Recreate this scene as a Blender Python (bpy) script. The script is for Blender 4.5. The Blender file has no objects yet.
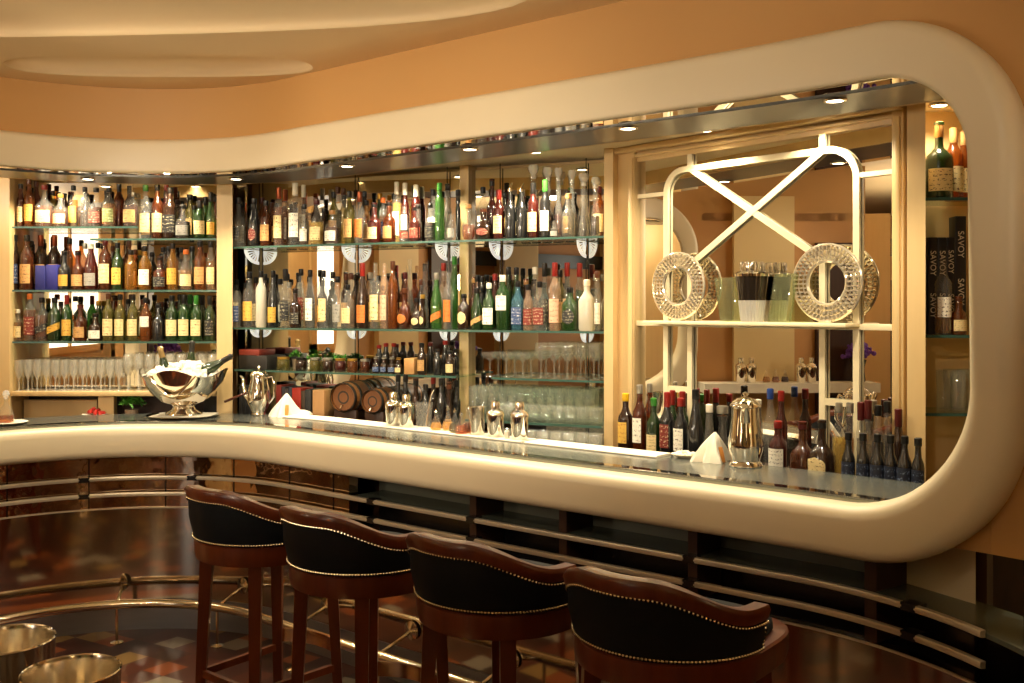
import bpy, bmesh, math, random
from math import pi, sin, cos, sqrt, radians, atan2
from mathutils import Vector, Matrix

random.seed(7)
scene = bpy.context.scene
COL = scene.collection

# ------------------------------------------------------------------ camera, world, exposure, room fill lamps
H = 1.75            # camera height above the reference level (the floor lies at FZ)
FZ = -0.08
cam_data = bpy.data.cameras.new('camera')
cam_data.sensor_width = 36.0
cam_data.lens = 36.0 * 1000.0 / 1024.0
cam_data.shift_y = -(341.5 - 306.0) / 1024.0
cam = bpy.data.objects.new('camera', cam_data)
cam.location = (0, 0, H)
cam.rotation_euler = (pi / 2, 0, 0)
COL.objects.link(cam)
scene.camera = cam

world = bpy.data.worlds.new('world')
scene.world = world
world.use_nodes = True
world.node_tree.nodes['Background'].inputs[0].default_value = (1.0, 0.72, 0.45, 1)
world.node_tree.nodes['Background'].inputs[1].default_value = 0.03

vs = scene.view_settings
vs.view_transform = 'Standard'
vs.look = 'None'
vs.gamma = 1.0
vs.use_curve_mapping = False
vs.exposure = 0.0
scene.cycles.max_bounces = 10
scene.cycles.diffuse_bounces = 4
scene.cycles.glossy_bounces = 6
scene.cycles.transmission_bounces = 6
scene.cycles.transparent_max_bounces = 40
scene.cycles.caustics_reflective = False
scene.cycles.caustics_refractive = False
scene.cycles.sample_clamp_indirect = 6.0
try:
    scene.cycles.use_denoising = True
except Exception:
    pass

WARM = (1.0, 0.84, 0.63)
WARM2 = (1.0, 0.85, 0.60)


def spot(name, loc, target, power, size_deg, blend, radius=0.03, color=WARM):
    d = bpy.data.lights.new(name, 'SPOT')
    d.energy = power
    d.spot_size = radians(size_deg)
    d.spot_blend = blend
    d.shadow_soft_size = radius
    d.color = color
    o = bpy.data.objects.new(name, d)
    o.location = loc
    o.rotation_euler = (Vector(target) - Vector(loc)).to_track_quat('-Z', 'Y').to_euler()
    COL.objects.link(o)
    return o


def point(name, loc, power, radius=0.1, color=WARM):
    d = bpy.data.lights.new(name, 'POINT')
    d.energy = power
    d.shadow_soft_size = radius
    d.color = color
    o = bpy.data.objects.new(name, d)
    o.location = loc
    COL.objects.link(o)
    return o


# floor lamps added out of frame (their bulbs) to fill the room with light
FILL_LAMPS = [(-4.6, 2.2), (-3.6, -1.0), (0.3, -1.2), (-1.9, 1.2), (1.9, 1.5)]
FILL_LAMP_POWER = [115, 90, 60, 16, 8]
# added fill spots at those lamps, aimed at the ceiling and the pillar
FILL_UPLIGHT = [(-4.6, 2.2, (-2.2, 4.6, 2.95), 150), (-1.9, 1.2, (-0.9, 4.0, 2.95), 150), (1.9, 1.5, (1.2, 3.2, 2.9), 16), (-1.9, 1.2, (-3.1, 4.25, 2.0), 60), (-3.6, -1.0, (-3.0, 2.4, 2.95), 90)]
# added fill spots at ceiling height, aimed at the bar surround
FILL_SPOTS = [(-3.4, 2.0, 120, (-2.0, 5.5, 2.05)), (-1.6, 1.3, 172, (-0.7, 4.8, 2.05)), (-0.2, 0.6, 92, (0.6, 3.7, 2.05)), (-2.6, 0.2, 128, (-1.6, 5.5, 2.4))]

# ------------------------------------------------------------------ helpers
def lin(c):
    return tuple(((v / 255.0) / 12.92 if v / 255.0 <= 0.04045 else ((v / 255.0 + 0.055) / 1.055) ** 2.4) for v in c)


MATS = {}


def principled(key, color, rough=0.5, metal=0.0, spec=0.5, emis=None, estr=0.0, coat=0.0):
    if key in MATS:
        return MATS[key]
    m = bpy.data.materials.new(key)
    m.use_nodes = True
    b = m.node_tree.nodes['Principled BSDF']
    b.inputs['Base Color'].default_value = (*color, 1)
    b.inputs['Roughness'].default_value = rough
    b.inputs['Metallic'].default_value = metal
    b.inputs['Specular IOR Level'].default_value = spec
    b.inputs['Coat Weight'].default_value = coat
    if emis:
        b.inputs['Emission Color'].default_value = (*emis, 1)
        b.inputs['Emission Strength'].default_value = estr
    MATS[key] = m
    return m


def noisy(key, c1, c2, scale, rough=0.5, metal=0.0, stretch=(1, 1, 1), bump=0.0, coat=0.0, spec=0.5, detail=4):
    """two colours mixed by object-space noise: paint, wood, leather, brushed metal"""
    if key in MATS:
        return MATS[key]
    m = principled(key, c1, rough, metal, spec, coat=coat)
    nt = m.node_tree
    b = nt.nodes['Principled BSDF']
    tc = nt.nodes.new('ShaderNodeTexCoord')
    mp = nt.nodes.new('ShaderNodeMapping')
    mp.inputs['Scale'].default_value = stretch
    nz = nt.nodes.new('ShaderNodeTexNoise')
    nz.inputs['Scale'].default_value = scale
    nz.inputs['Detail'].default_value = detail
    mx = nt.nodes.new('ShaderNodeMix')
    mx.data_type = 'RGBA'
    mx.inputs['A'].default_value = (*c1, 1)
    mx.inputs['B'].default_value = (*c2, 1)
    nt.links.new(tc.outputs['Object'], mp.inputs['Vector'])
    nt.links.new(mp.outputs[0], nz.inputs['Vector'])
    nt.links.new(nz.outputs['Fac'], mx.inputs['Factor'])
    nt.links.new(mx.outputs['Result'], b.inputs['Base Color'])
    if bump:
        bp = nt.nodes.new('ShaderNodeBump')
        bp.inputs['Strength'].default_value = bump
        bp.inputs['Distance'].default_value = 0.01
        nt.links.new(nz.outputs['Fac'], bp.inputs['Height'])
        nt.links.new(bp.outputs[0], b.inputs['Normal'])
    return m


def glass(key, tint, body, solid=0.25, rough=0.03, ior=1.45):
    """thin glass wall: tinted see-through, some of the liquid's own colour, fresnel gloss"""
    if key in MATS:
        return MATS[key]
    m = bpy.data.materials.new(key)
    m.use_nodes = True
    nt = m.node_tree
    nt.nodes.clear()
    out = nt.nodes.new('ShaderNodeOutputMaterial')
    tr = nt.nodes.new('ShaderNodeBsdfTransparent')
    tr.inputs[0].default_value = (*tint, 1)
    pb = nt.nodes.new('ShaderNodeBsdfPrincipled')
    pb.inputs['Base Color'].default_value = (*body, 1)
    pb.inputs['Roughness'].default_value = 0.25
    gl = nt.nodes.new('ShaderNodeBsdfGlossy')
    gl.inputs['Roughness'].default_value = rough
    fr = nt.nodes.new('ShaderNodeFresnel')
    fr.inputs['IOR'].default_value = ior
    mul = nt.nodes.new('ShaderNodeMath')
    mul.operation = 'MULTIPLY_ADD'
    mul.inputs[1].default_value = 0.8
    mul.inputs[2].default_value = 0.02
    ge = nt.nodes.new('ShaderNodeNewGeometry')
    bf = nt.nodes.new('ShaderNodeMath')
    bf.operation = 'SUBTRACT'
    bf.inputs[0].default_value = 1.0
    nt.links.new(ge.outputs['Backfacing'], bf.inputs[1])
    ff = nt.nodes.new('ShaderNodeMath')
    ff.operation = 'MULTIPLY'
    nt.links.new(fr.outputs[0], mul.inputs[0])
    nt.links.new(mul.outputs[0], ff.inputs[0])
    nt.links.new(bf.outputs[0], ff.inputs[1])
    m1 = nt.nodes.new('ShaderNodeMixShader')
    m1.inputs[0].default_value = solid
    m2 = nt.nodes.new('ShaderNodeMixShader')
    nt.links.new(tr.outputs[0], m1.inputs[1])
    nt.links.new(pb.outputs[0], m1.inputs[2])
    nt.links.new(ff.outputs[0], m2.inputs[0])
    nt.links.new(m1.outputs[0], m2.inputs[1])
    nt.links.new(gl.outputs[0], m2.inputs[2])
    nt.links.new(m2.outputs[0], out.inputs[0])
    MATS[key] = m
    return m


def label_mat(key, color, ink):
    """printed paper: small blocks of ink on a plain ground"""
    key = 'label_' + key
    if key in MATS:
        return MATS[key]
    m = principled(key, color, 0.55)
    nt = m.node_tree
    b = nt.nodes['Principled BSDF']
    tc = nt.nodes.new('ShaderNodeTexCoord')
    mp = nt.nodes.new('ShaderNodeMapping')
    mp.inputs['Scale'].default_value = (5, 5, 15)
    nz = nt.nodes.new('ShaderNodeTexNoise')
    nz.inputs['Scale'].default_value = 1.3
    nz.inputs['Detail'].default_value = 1
    rp = nt.nodes.new('ShaderNodeMath')
    rp.operation = 'GREATER_THAN'
    rp.inputs[1].default_value = 0.60
    wv = nt.nodes.new('ShaderNodeTexWave')
    wv.bands_direction = 'Z'
    wv.inputs['Scale'].default_value = 1.6
    gt = nt.nodes.new('ShaderNodeMath')
    gt.operation = 'GREATER_THAN'
    gt.inputs[1].default_value = 0.45
    mu = nt.nodes.new('ShaderNodeMath')
    mu.operation = 'MULTIPLY'
    mx = nt.nodes.new('ShaderNodeMix')
    mx.data_type = 'RGBA'
    mx.inputs['A'].default_value = (*color, 1)
    mx.inputs['B'].default_value = (*ink, 1)
    oi = nt.nodes.new('ShaderNodeObjectInfo')
    ad = nt.nodes.new('ShaderNodeVectorMath')
    ad.operation = 'ADD'
    sc = nt.nodes.new('ShaderNodeMath')
    sc.operation = 'MULTIPLY'
    sc.inputs[1].default_value = 40
    nt.links.new(oi.outputs['Random'], sc.inputs[0])
    nt.links.new(tc.outputs['Generated'], mp.inputs['Vector'])
    nt.links.new(mp.outputs[0], ad.inputs[0])
    nt.links.new(sc.outputs[0], ad.inputs[1])
    nt.links.new(ad.outputs[0], nz.inputs['Vector'])
    nt.links.new(tc.outputs['Generated'], wv.inputs['Vector'])
    nt.links.new(nz.outputs['Fac'], rp.inputs[0])
    nt.links.new(wv.outputs['Fac'], gt.inputs[0])
    nt.links.new(rp.outputs[0], mu.inputs[0])
    nt.links.new(gt.outputs[0], mu.inputs[1])
    nt.links.new(mu.outputs[0], mx.inputs['Factor'])
    nt.links.new(mx.outputs['Result'], b.inputs['Base Color'])
    return m


def mesh_obj(name, verts, faces, mat, parent=None, smooth=True, loc=None, autosmooth=None):
    me = bpy.data.meshes.new(name)
    me.from_pydata([tuple(v) for v in verts], [], faces)
    bm = bmesh.new()
    bm.from_mesh(me)
    bmesh.ops.recalc_face_normals(bm, faces=bm.faces)
    if autosmooth is not None:
        for e in bm.edges:
            if len(e.link_faces) == 2 and e.calc_face_angle(0) > radians(autosmooth):
                e.smooth = False
    bm.to_mesh(me)
    bm.free()
    if smooth:
        for p in me.polygons:
            p.use_smooth = True
    me.materials.append(mat)
    o = bpy.data.objects.new(name, me)
    if parent is not None:
        o.parent = parent
    if loc is not None:
        o.location = loc
    COL.objects.link(o)
    return o


def tag(o, label, cat, group=None):
    o['label'] = label
    o['category'] = cat
    if group:
        o['group'] = group
    return o


def empty(name, loc=(0, 0, 0), rz=0.0):
    o = bpy.data.objects.new(name, None)
    o.empty_display_size = 0.05
    o.location = loc
    o.rotation_euler = (0, 0, rz)
    COL.objects.link(o)
    return o


def struct(o):
    o['kind'] = 'structure'
    return o


class MB:
    def __init__(self):
        self.v, self.f = [], []

    def add(self, vf, mtx=None):
        vs_, fs = vf
        n = len(self.v)
        self.v += [tuple(mtx @ Vector(p)) if mtx else tuple(p) for p in vs_]
        self.f += [tuple(i + n for i in f) for f in fs]
        return self

    def build(self, name, mat, parent=None, smooth=True, loc=None, autosmooth=35):
        return mesh_obj(name, self.v, self.f, mat, parent, smooth, loc, autosmooth)


def box(x0, y0, z0, x1, y1, z1):
    v = [(x0, y0, z0), (x1, y0, z0), (x1, y1, z0), (x0, y1, z0), (x0, y0, z1), (x1, y0, z1), (x1, y1, z1), (x0, y1, z1)]
    f = [(0, 3, 2, 1), (4, 5, 6, 7), (0, 1, 5, 4), (1, 2, 6, 5), (2, 3, 7, 6), (3, 0, 4, 7)]
    return v, f


def bbox(x0, y0, z0, x1, y1, z1, b=0.004):
    """box with chamfered edges"""
    bm = bmesh.new()
    v, f = box(x0, y0, z0, x1, y1, z1)
    vs_ = [bm.verts.new(p) for p in v]
    for q in f:
        bm.faces.new([vs_[i] for i in q])
    bmesh.ops.bevel(bm, geom=bm.edges[:], offset=b, segments=2, affect='EDGES', profile=0.5)
    bm.verts.index_update()
    r = [tuple(p.co) for p in bm.verts], [tuple(p.index for p in q.verts) for q in bm.faces]
    bm.free()
    return r


def prism(poly, z0, z1):
    n = len(poly)
    v = [(p[0], p[1], z0) for p in poly] + [(p[0], p[1], z1) for p in poly]
    f = [tuple(range(n))[::-1], tuple(range(n, 2 * n))]
    f += [(i, (i + 1) % n, (i + 1) % n + n, i + n) for i in range(n)]
    return v, f


def lathe(prof, seg=20, close=True, sq=0.0, sx=1.0, sy=1.0, sqz=None):
    """profile [(r,z)] about z; sq>0 squares the section below height sqz"""
    v, f = [], []
    for (r, z) in prof:
        for k in range(seg):
            a = 2 * pi * k / seg
            c, s = cos(a), sin(a)
            q = 1.0
            if sq and (sqz is None or z <= sqz):
                q = 1.0 / ((abs(c) ** (2 + 6 * sq) + abs(s) ** (2 + 6 * sq)) ** (1.0 / (2 + 6 * sq)))
                q = 1 + (q - 1) * 0.9
            v.append((r * c * q * sx, r * s * q * sy, z))
    for i in range(len(prof) - 1):
        for k in range(seg):
            a, b = i * seg + k, i * seg + (k + 1) % seg
            f.append((a, b, b + seg, a + seg))
    if close:
        if prof[0][0] > 1e-6:
            f.append(tuple(range(seg))[::-1])
        if prof[-1][0] > 1e-6:
            f.append(tuple(range((len(prof) - 1) * seg, len(prof) * seg)))
    return v, f


def tube(pts, r, seg=10, closed=False, caps=True):
    pts = [Vector(p) for p in pts]
    n = len(pts)
    rr = r if isinstance(r, (list, tuple)) else [r] * n
    v, f = [], []
    up = None
    for i, p in enumerate(pts):
        if closed:
            t = (pts[(i + 1) % n] - pts[i - 1]).normalized()
        else:
            t = (pts[min(i + 1, n - 1)] - pts[max(i - 1, 0)]).normalized()
        if up is None:
            up = Vector((0, 0, 1)) if abs(t.z) < 0.9 else Vector((1, 0, 0))
        up = (up - t * up.dot(t))
        if up.length < 1e-5:
            up = t.orthogonal()
        up.normalize()
        s = t.cross(up)
        for k in range(seg):
            a = 2 * pi * k / seg
            v.append(tuple(p + (up * sin(a) + s * cos(a)) * rr[i]))
    m = n if closed else n - 1
    for i in range(m):
        for k in range(seg):
            a, b = i * seg + k, i * seg + (k + 1) % seg
            c, d = ((i + 1) % n) * seg + (k + 1) % seg, ((i + 1) % n) * seg + k
            f.append((a, b, c, d))
    if not closed and caps:
        f.append(tuple(range(seg))[::-1])
        f.append(tuple(range((n - 1) * seg, n * seg)))
    return v, f


def bar(p0, p1, w, d):
    """rectangular bar from p0 to p1, section w (side) x d"""
    p0, p1 = Vector(p0), Vector(p1)
    t = (p1 - p0).normalized()
    up = Vector((0, 0, 1)) if abs(t.z) < 0.95 else Vector((0, 1, 0))
    s = t.cross(up).normalized()
    u = s.cross(t)
    v = []
    for p in (p0, p1):
        for a, b in ((-1, -1), (1, -1), (1, 1), (-1, 1)):
            v.append(tuple(p + s * a * w / 2 + u * b * d / 2))
    f = [(0, 3, 2, 1), (4, 5, 6, 7), (0, 1, 5, 4), (1, 2, 6, 5), (2, 3, 7, 6), (3, 0, 4, 7)]
    return v, f


def ball(c, r, seg=6, rings=4):
    prof = [(r * sin(pi * i / rings), -r * cos(pi * i / rings)) for i in range(rings + 1)]
    prof[0] = (1e-5, -r)
    prof[-1] = (1e-5, r)
    v, f = lathe(prof, seg)
    return [(p[0] + c[0], p[1] + c[1], p[2] + c[2]) for p in v], f


# image measurements -> places in the room
def ray(x):
    return (x - 512.0) / 1000.0


def zof(y, Y):
    return H - (y - 306.0) / 1000.0 * Y


class Line:
    """a vertical back plane: point P, direction d along it, n towards the customers"""
    def __init__(self, P, d, n):
        self.P, self.d, self.n = Vector(P), Vector(d).normalized(), Vector(n).normalized()

    def u(self, x, off=0.0):
        k = ray(x)
        P = self.P + self.n * off
        return (k * P.y - P.x) / (self.d.x - k * self.d.y)

    def at(self, u, off=0.0):
        return self.P + self.d * u + self.n * off

    def px(self, x, off=0.0):
        return self.at(self.u(x, off), off)

    def ang(self):
        return atan2(self.d.y, self.d.x)


LC = Line((-3.2, 6.34), (1, 0), (0, -1))
BM = Line((-1.624, 6.369), (0.9135, -0.4067), (-0.4067, -0.9135))
PN = Line((0.60, 5.08), (0.643, -0.766), (-0.766, -0.643))


def obox(line, u0, u1, o0, o1, z0, z1, b=0.0):
    """box laid along a back plane (between offsets o0, o1 in front of it) as verts in the room"""
    v, f = bbox(u0, o0, z0, u1, o1, z1, b) if b else box(u0, o0, z0, u1, o1, z1)
    return [(*line.at(p[0], p[1]), p[2]) for p in v], f


# ------------------------------------------------------------------ the plan of the bar: a straight run, an arc, a short run
ARC_C = Vector((-1.95, 4.505))
ARC_R = 1.025
P_END = Vector((1.50, 3.0))
DIR = Vector((-0.773, 0.634)).normalized()
NRM = Vector((0.634, 0.773)).normalized()
P_ARC = ARC_C + NRM * ARC_R
S_ARC = (P_ARC - P_END).dot(DIR)
P_END = P_ARC - DIR * S_ARC
A0 = atan2(NRM.y, NRM.x)
A1 = radians(167)
S_ARC2 = S_ARC + (A1 - A0) * ARC_R
S_FIN = S_ARC2


def path(s, off=0.0):
    """customer-side line of the bar front; off > 0 is deeper into the bar"""
    if s <= S_ARC:
        q = max(0.0, 1.0 - s)
        return P_END + DIR * s + NRM * (off - 0.085 * q * q)
    if s <= S_ARC2:
        a = A0 + (s - S_ARC) / ARC_R
        return ARC_C + Vector((cos(a), sin(a))) * (ARC_R + off)
    a = A1
    t = Vector((-sin(a), cos(a)))
    return ARC_C + Vector((cos(a), sin(a))) * (ARC_R + off) + t * (s - S_ARC2)


S_BEND = (Vector((0.90, 3.492)) - P_END).dot(DIR)
BEND_R = 1.15


def fpath(s, off=0.0):
    """the bar's lower front: like path() but curling towards the customers at the near end"""
    if s >= S_BEND:
        return path(s, off)
    base = P_END + DIR * S_BEND
    c = base - NRM * BEND_R
    a = A0 - (S_BEND - s) / BEND_R
    return c + Vector((cos(a), sin(a))) * (BEND_R + off)


def srange(s0, s1, step=0.06):
    n = max(2, int(abs(s1 - s0) / step) + 1)
    return [s0 + (s1 - s0) * i / (n - 1) for i in range(n)]


def sweep(section, ss, pf=path, closed=True, caps=True):
    """section [(off,z)] swept along the path"""
    v, f = [], []
    m = len(section)
    for s in ss:
        for (o, z) in section:
            p = pf(s, o)
            v.append((p.x, p.y, z))
    k = m if closed else m - 1
    for i in range(len(ss) - 1):
        for j in range(k):
            a, b = i * m + j, i * m + (j + 1) % m
            f.append((a, b, b + m, a + m))
    if closed and caps:
        f.append(tuple(range(m)))
        f.append(tuple(range((len(ss) - 1) * m, len(ss) * m)))
    return v, f


def rect(o0, o1, z0, z1):
    return [(o0, z0), (o1, z0), (o1, z1), (o0, z1)]


# ------------------------------------------------------------------ materials
CREAM = lin((226, 204, 160))
m_frame = noisy('cream_plaster', lin((228, 213, 180)), lin((222, 206, 172)), 3.0, 0.42, bump=0.01)
m_peach = noisy('peach_plaster', lin((198, 152, 92)), lin((192, 146, 86)), 2.0, 0.6)
m_ceil = noisy('ceiling_plaster', lin((232, 208, 164)), lin((228, 202, 156)), 2.0, 0.6)
m_post = noisy('cream_lacquer', lin((222, 192, 138)), lin((212, 180, 124)), 5.0, 0.35, stretch=(6, 6, 0.6))
m_trel = principled('trellis_lacquer', lin((244, 230, 190)), 0.3)
m_mirror = principled('mirror_silver', (0.86, 0.84, 0.78), 0.0, 1.0)
m_mirror2 = principled('mirror_bronze', (0.50, 0.44, 0.36), 0.02, 1.0)
m_greymetal = noisy('brushed_grey_metal', (0.13, 0.13, 0.12), (0.10, 0.10, 0.095), 8, 0.30, 0.9, stretch=(1, 1, 1))
m_zinc = noisy('zinc', (0.34, 0.36, 0.32), (0.26, 0.28, 0.25), 6, 0.22, 0.75)
m_silver = principled('polished_silver', (0.93, 0.89, 0.80), 0.07, 1.0)
m_steel = principled('polished_steel', (0.80, 0.75, 0.65), 0.17, 1.0)
m_brass = principled('polished_brass', (0.76, 0.67, 0.50), 0.15, 1.0)
m_railmetal = principled('satin_rail_metal', (0.62, 0.54, 0.40), 0.35, 0.6)
m_white = noisy('white_linen', lin((250, 242, 222)), lin((240, 230, 206)), 30, 0.8, bump=0.05)
m_black = principled('black_lacquer', (0.012, 0.010, 0.009), 0.2)
m_darkglass = principled('dark_glass_ledge', (0.13, 0.145, 0.11), 0.26, 0.4)
m_wood = noisy('mahogany', lin((106, 46, 18)), lin((68, 24, 9)), 5, 0.30, stretch=(8, 8, 1.2), coat=0.2)
m_wood2 = noisy('dark_oak', lin((70, 40, 20)), lin((40, 22, 12)), 5, 0.4, stretch=(6, 6, 1))
m_leather = noisy('black_leather', (0.006, 0.007, 0.009), (0.009, 0.010, 0.012), 40, 0.55, bump=0.04, spec=0.12)
m_nail = principled('nailhead_brass', (0.75, 0.66, 0.48), 0.2, 1.0)
m_shelf = glass('shelf_glass', (0.86, 0.95, 0.90), (0.14, 0.28, 0.22), 0.10)
m_shelfedge = principled('shelf_edge_glass', (0.045, 0.10, 0.075), 0.2, 0.0)
m_clear = glass('clear_glass', (0.97, 0.97, 0.95), (0.9, 0.9, 0.86), 0.06, ior=1.6)
m_crystal = glass('cut_crystal', (0.95, 0.95, 0.92), (0.95, 0.93, 0.88), 0.45, ior=1.7)
m_lamp = principled('lamp_glow', (1, 0.9, 0.7), 0.5, emis=(1.0, 0.86, 0.58), estr=16.0)
m_shade = principled('added_lampshade_glow', lin((240, 220, 170)), 0.8, emis=(1.0, 0.72, 0.38), estr=1.6)  # shade of the added fill lamps
m_fan = principled('white_fan_glass_glow', lin((238, 238, 230)), 0.2, emis=(1.0, 0.97, 0.88), estr=0.6)  # glow put into the material to brighten the brackets
m_green = noisy('basil_leaf', (0.05, 0.22, 0.02), (0.12, 0.34, 0.04), 30, 0.5)
m_terra = principled('pot_clay', (0.35, 0.25, 0.16), 0.6)
m_ice = principled('ice', lin((248, 240, 224)), 0.15)

# parquet of dark lozenges with scattered grey, ochre and orange ones
m_floor = bpy.data.materials.new('lozenge_parquet')
m_floor.use_nodes = True
nt = m_floor.node_tree
pb = nt.nodes['Principled BSDF']
pb.inputs['Roughness'].default_value = 0.38
pb.inputs['Specular IOR Level'].default_value = 0.3
g = nt.nodes.new('ShaderNodeNewGeometry')
sx = nt.nodes.new('ShaderNodeSeparateXYZ')
nt.links.new(g.outputs['Position'], sx.inputs[0])


def mth(op, a, b=None):
    n = nt.nodes.new('ShaderNodeMath')
    n.operation = op
    for i, q in enumerate((a, b)):
        if q is None:
            continue
        if isinstance(q, (int, float)):
            n.inputs[i].default_value = q
        else:
            nt.links.new(q, n.inputs[i])
    return n.outputs[0]


ca, sa = cos(radians(12)), sin(radians(12))
xr = mth('ADD', mth('MULTIPLY', sx.outputs[0], ca), mth('MULTIPLY', sx.outputs[1], sa))
yr = mth('SUBTRACT', mth('MULTIPLY', sx.outputs[1], ca), mth('MULTIPLY', sx.outputs[0], sa))
uu = mth('ADD', mth('MULTIPLY', xr, 1 / 0.22), mth('MULTIPLY', yr, 1 / 0.20))
vv = mth('SUBTRACT', mth('MULTIPLY', xr, 1 / 0.22), mth('MULTIPLY', yr, 1 / 0.20))
cb = nt.nodes.new('ShaderNodeCombineXYZ')
nt.links.new(mth('FLOOR', uu), cb.inputs[0])
nt.links.new(mth('FLOOR', vv), cb.inputs[1])
wn = nt.nodes.new('ShaderNodeTexWhiteNoise')
wn.noise_dimensions = '2D'
nt.links.new(cb.outputs[0], wn.inputs[0])
cr = nt.nodes.new('ShaderNodeValToRGB')
cr.color_ramp.interpolation = 'CONSTANT'
els = [(0.0, (46, 17, 9)), (0.32, (60, 24, 11)), (0.58, (36, 13, 7)), (0.76, (118, 58, 22)), (0.83, (118, 107, 90)), (0.90, (70, 28, 12)), (0.96, (124, 94, 48))]
for i, (p, c) in enumerate(els):
    e = cr.color_ramp.elements[i] if i < 2 else cr.color_ramp.elements.new(p)
    e.position = p
    e.color = (*lin(c), 1)
nt.links.new(wn.outputs['Value'], cr.inputs[0])
nt.links.new(cr.outputs[0], pb.inputs['Base Color'])


def wavy_mirror(key, color, rough, scale, strength, stretch=(1, 1, 1)):
    """polished metal sheet that is not quite flat"""
    m = principled(key, color, rough, 1.0)
    t = m.node_tree
    tc = t.nodes.new('ShaderNodeTexCoord')
    mp = t.nodes.new('ShaderNodeMapping')
    mp.inputs['Scale'].default_value = stretch
    nz = t.nodes.new('ShaderNodeTexNoise')
    nz.inputs['Scale'].default_value = scale
    nz.inputs['Detail'].default_value = 1
    bp = t.nodes.new('ShaderNodeBump')
    bp.inputs['Strength'].default_value = strength
    bp.inputs['Distance'].default_value = 0.02
    t.links.new(tc.outputs['Object'], mp.inputs['Vector'])
    t.links.new(mp.outputs[0], nz.inputs['Vector'])
    t.links.new(nz.outputs['Fac'], bp.inputs['Height'])
    t.links.new(bp.outputs[0], t.nodes['Principled BSDF'].inputs['Normal'])
    return m


m_darksteel = wavy_mirror('dark_polished_steel', (0.60, 0.53, 0.45), 0.07, 3, 0.03)
m_tilemirror = wavy_mirror('smoked_mirror_tile', (0.66, 0.49, 0.35), 0.05, 14, 0.11)

# ------------------------------------------------------------------ the room shell
mb = MB().add(box(-8.5, -4.2, FZ - 0.05, 4.5, 7.2, FZ))
struct(mb.build('floor', m_floor, smooth=False))

CZ = 2.975


def stadium(cx, cy, hl, hw, rot, n=48, e=2.6):
    pts = []
    for k in range(n):
        a = 2 * pi * k / n
        c, s = cos(a), sin(a)
        x = hl * (abs(c) ** (2 / e)) * (1 if c >= 0 else -1)
        y = hw * (abs(s) ** (2 / e)) * (1 if s >= 0 else -1)
        pts.append((cx + x * cos(rot) - y * sin(rot), cy + x * sin(rot) + y * cos(rot)))
    return pts


RECESS = [((-1.80, 5.11), 0.78, 0.235, 0.0), ((-1.85, 3.93), 1.95, 0.60, radians(-4)), ((-2.4, 0.6), 1.6, 1.1, radians(-4))]
bm = bmesh.new()
outer = [(-8.5, -4.2), (4.5, -4.2), (4.5, 7.2), (-8.5, 7.2)]
edges = []


def loop_edges(pts, z):
    vs_ = [bm.verts.new((p[0], p[1], z)) for p in pts]
    return [bm.edges.new((vs_[i], vs_[(i + 1) % len(vs_)])) for i in range(len(vs_))], vs_


e, _ = loop_edges(outer, CZ)
edges += e
rings = []
for (c, hl, hw, rot) in RECESS:
    e, vs_ = loop_edges(stadium(c[0], c[1], hl, hw, rot), CZ)
    edges += e
    rings.append((c, hl, hw, rot, vs_))
bmesh.ops.triangle_fill(bm, use_beauty=True, edges=edges)
for (c, hl, hw, rot, vs_) in rings:
    prev = vs_
    dep = 0.055 if hw < 0.3 else 0.08
    steps = [(0.0, 0.02)] + [(hw * 0.42 * (1 - cos(t)), 0.02 + dep * sin(t)) for t in [radians(a) for a in (15, 30, 45, 60, 75, 90)]]
    for (ins, h) in steps:
        pts = stadium(c[0], c[1], hl - ins, hw - ins, rot)
        cur = [bm.verts.new((p[0], p[1], CZ + h)) for p in pts]
        for i in range(len(cur)):
            j = (i + 1) % len(cur)
            q = bm.faces.new((prev[i], prev[j], cur[j], cur[i]))
            q.smooth = True
        prev = cur
    q = bm.faces.new(prev)
me = bpy.data.meshes.new('ceiling')
bmesh.ops.recalc_face_normals(bm, faces=bm.faces)
bm.to_mesh(me)
bm.free()
me.materials.append(m_ceil)
ceil = bpy.data.objects.new('ceiling', me)
COL.objects.link(ceil)
struct(ceil)

# outer walls of the lounge, seen only in the mirrors
m_brownwall = noisy('brown_wall', lin((190, 138, 84)), lin((182, 130, 78)), 2, 0.6)
m_creamwall = noisy('cream_wall', lin((232, 206, 150)), lin((226, 198, 142)), 2, 0.6)
m_dark = principled('dark_green_paint', (0.020, 0.026, 0.022), 0.3)
m_bluegreen = principled('pale_green_panel', lin((190, 214, 160)), 0.4)
struct(MB().add(box(-8.55, -4.2, FZ, -8.5, 7.2, 3.1)).build('wall_left', m_brownwall, smooth=False))
struct(MB().add(box(-8.5, -4.25, FZ, 4.5, -4.2, 3.1)).build('wall_back', m_creamwall, smooth=False))
struct(MB().add(box(4.5, -4.2, FZ, 4.55, 7.2, 3.1)).build('wall_right', m_creamwall, smooth=False))
struct(MB().add(box(-8.5, 7.2, FZ, 4.5, 7.25, 3.1)).build('wall_front', m_brownwall, smooth=False))
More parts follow.
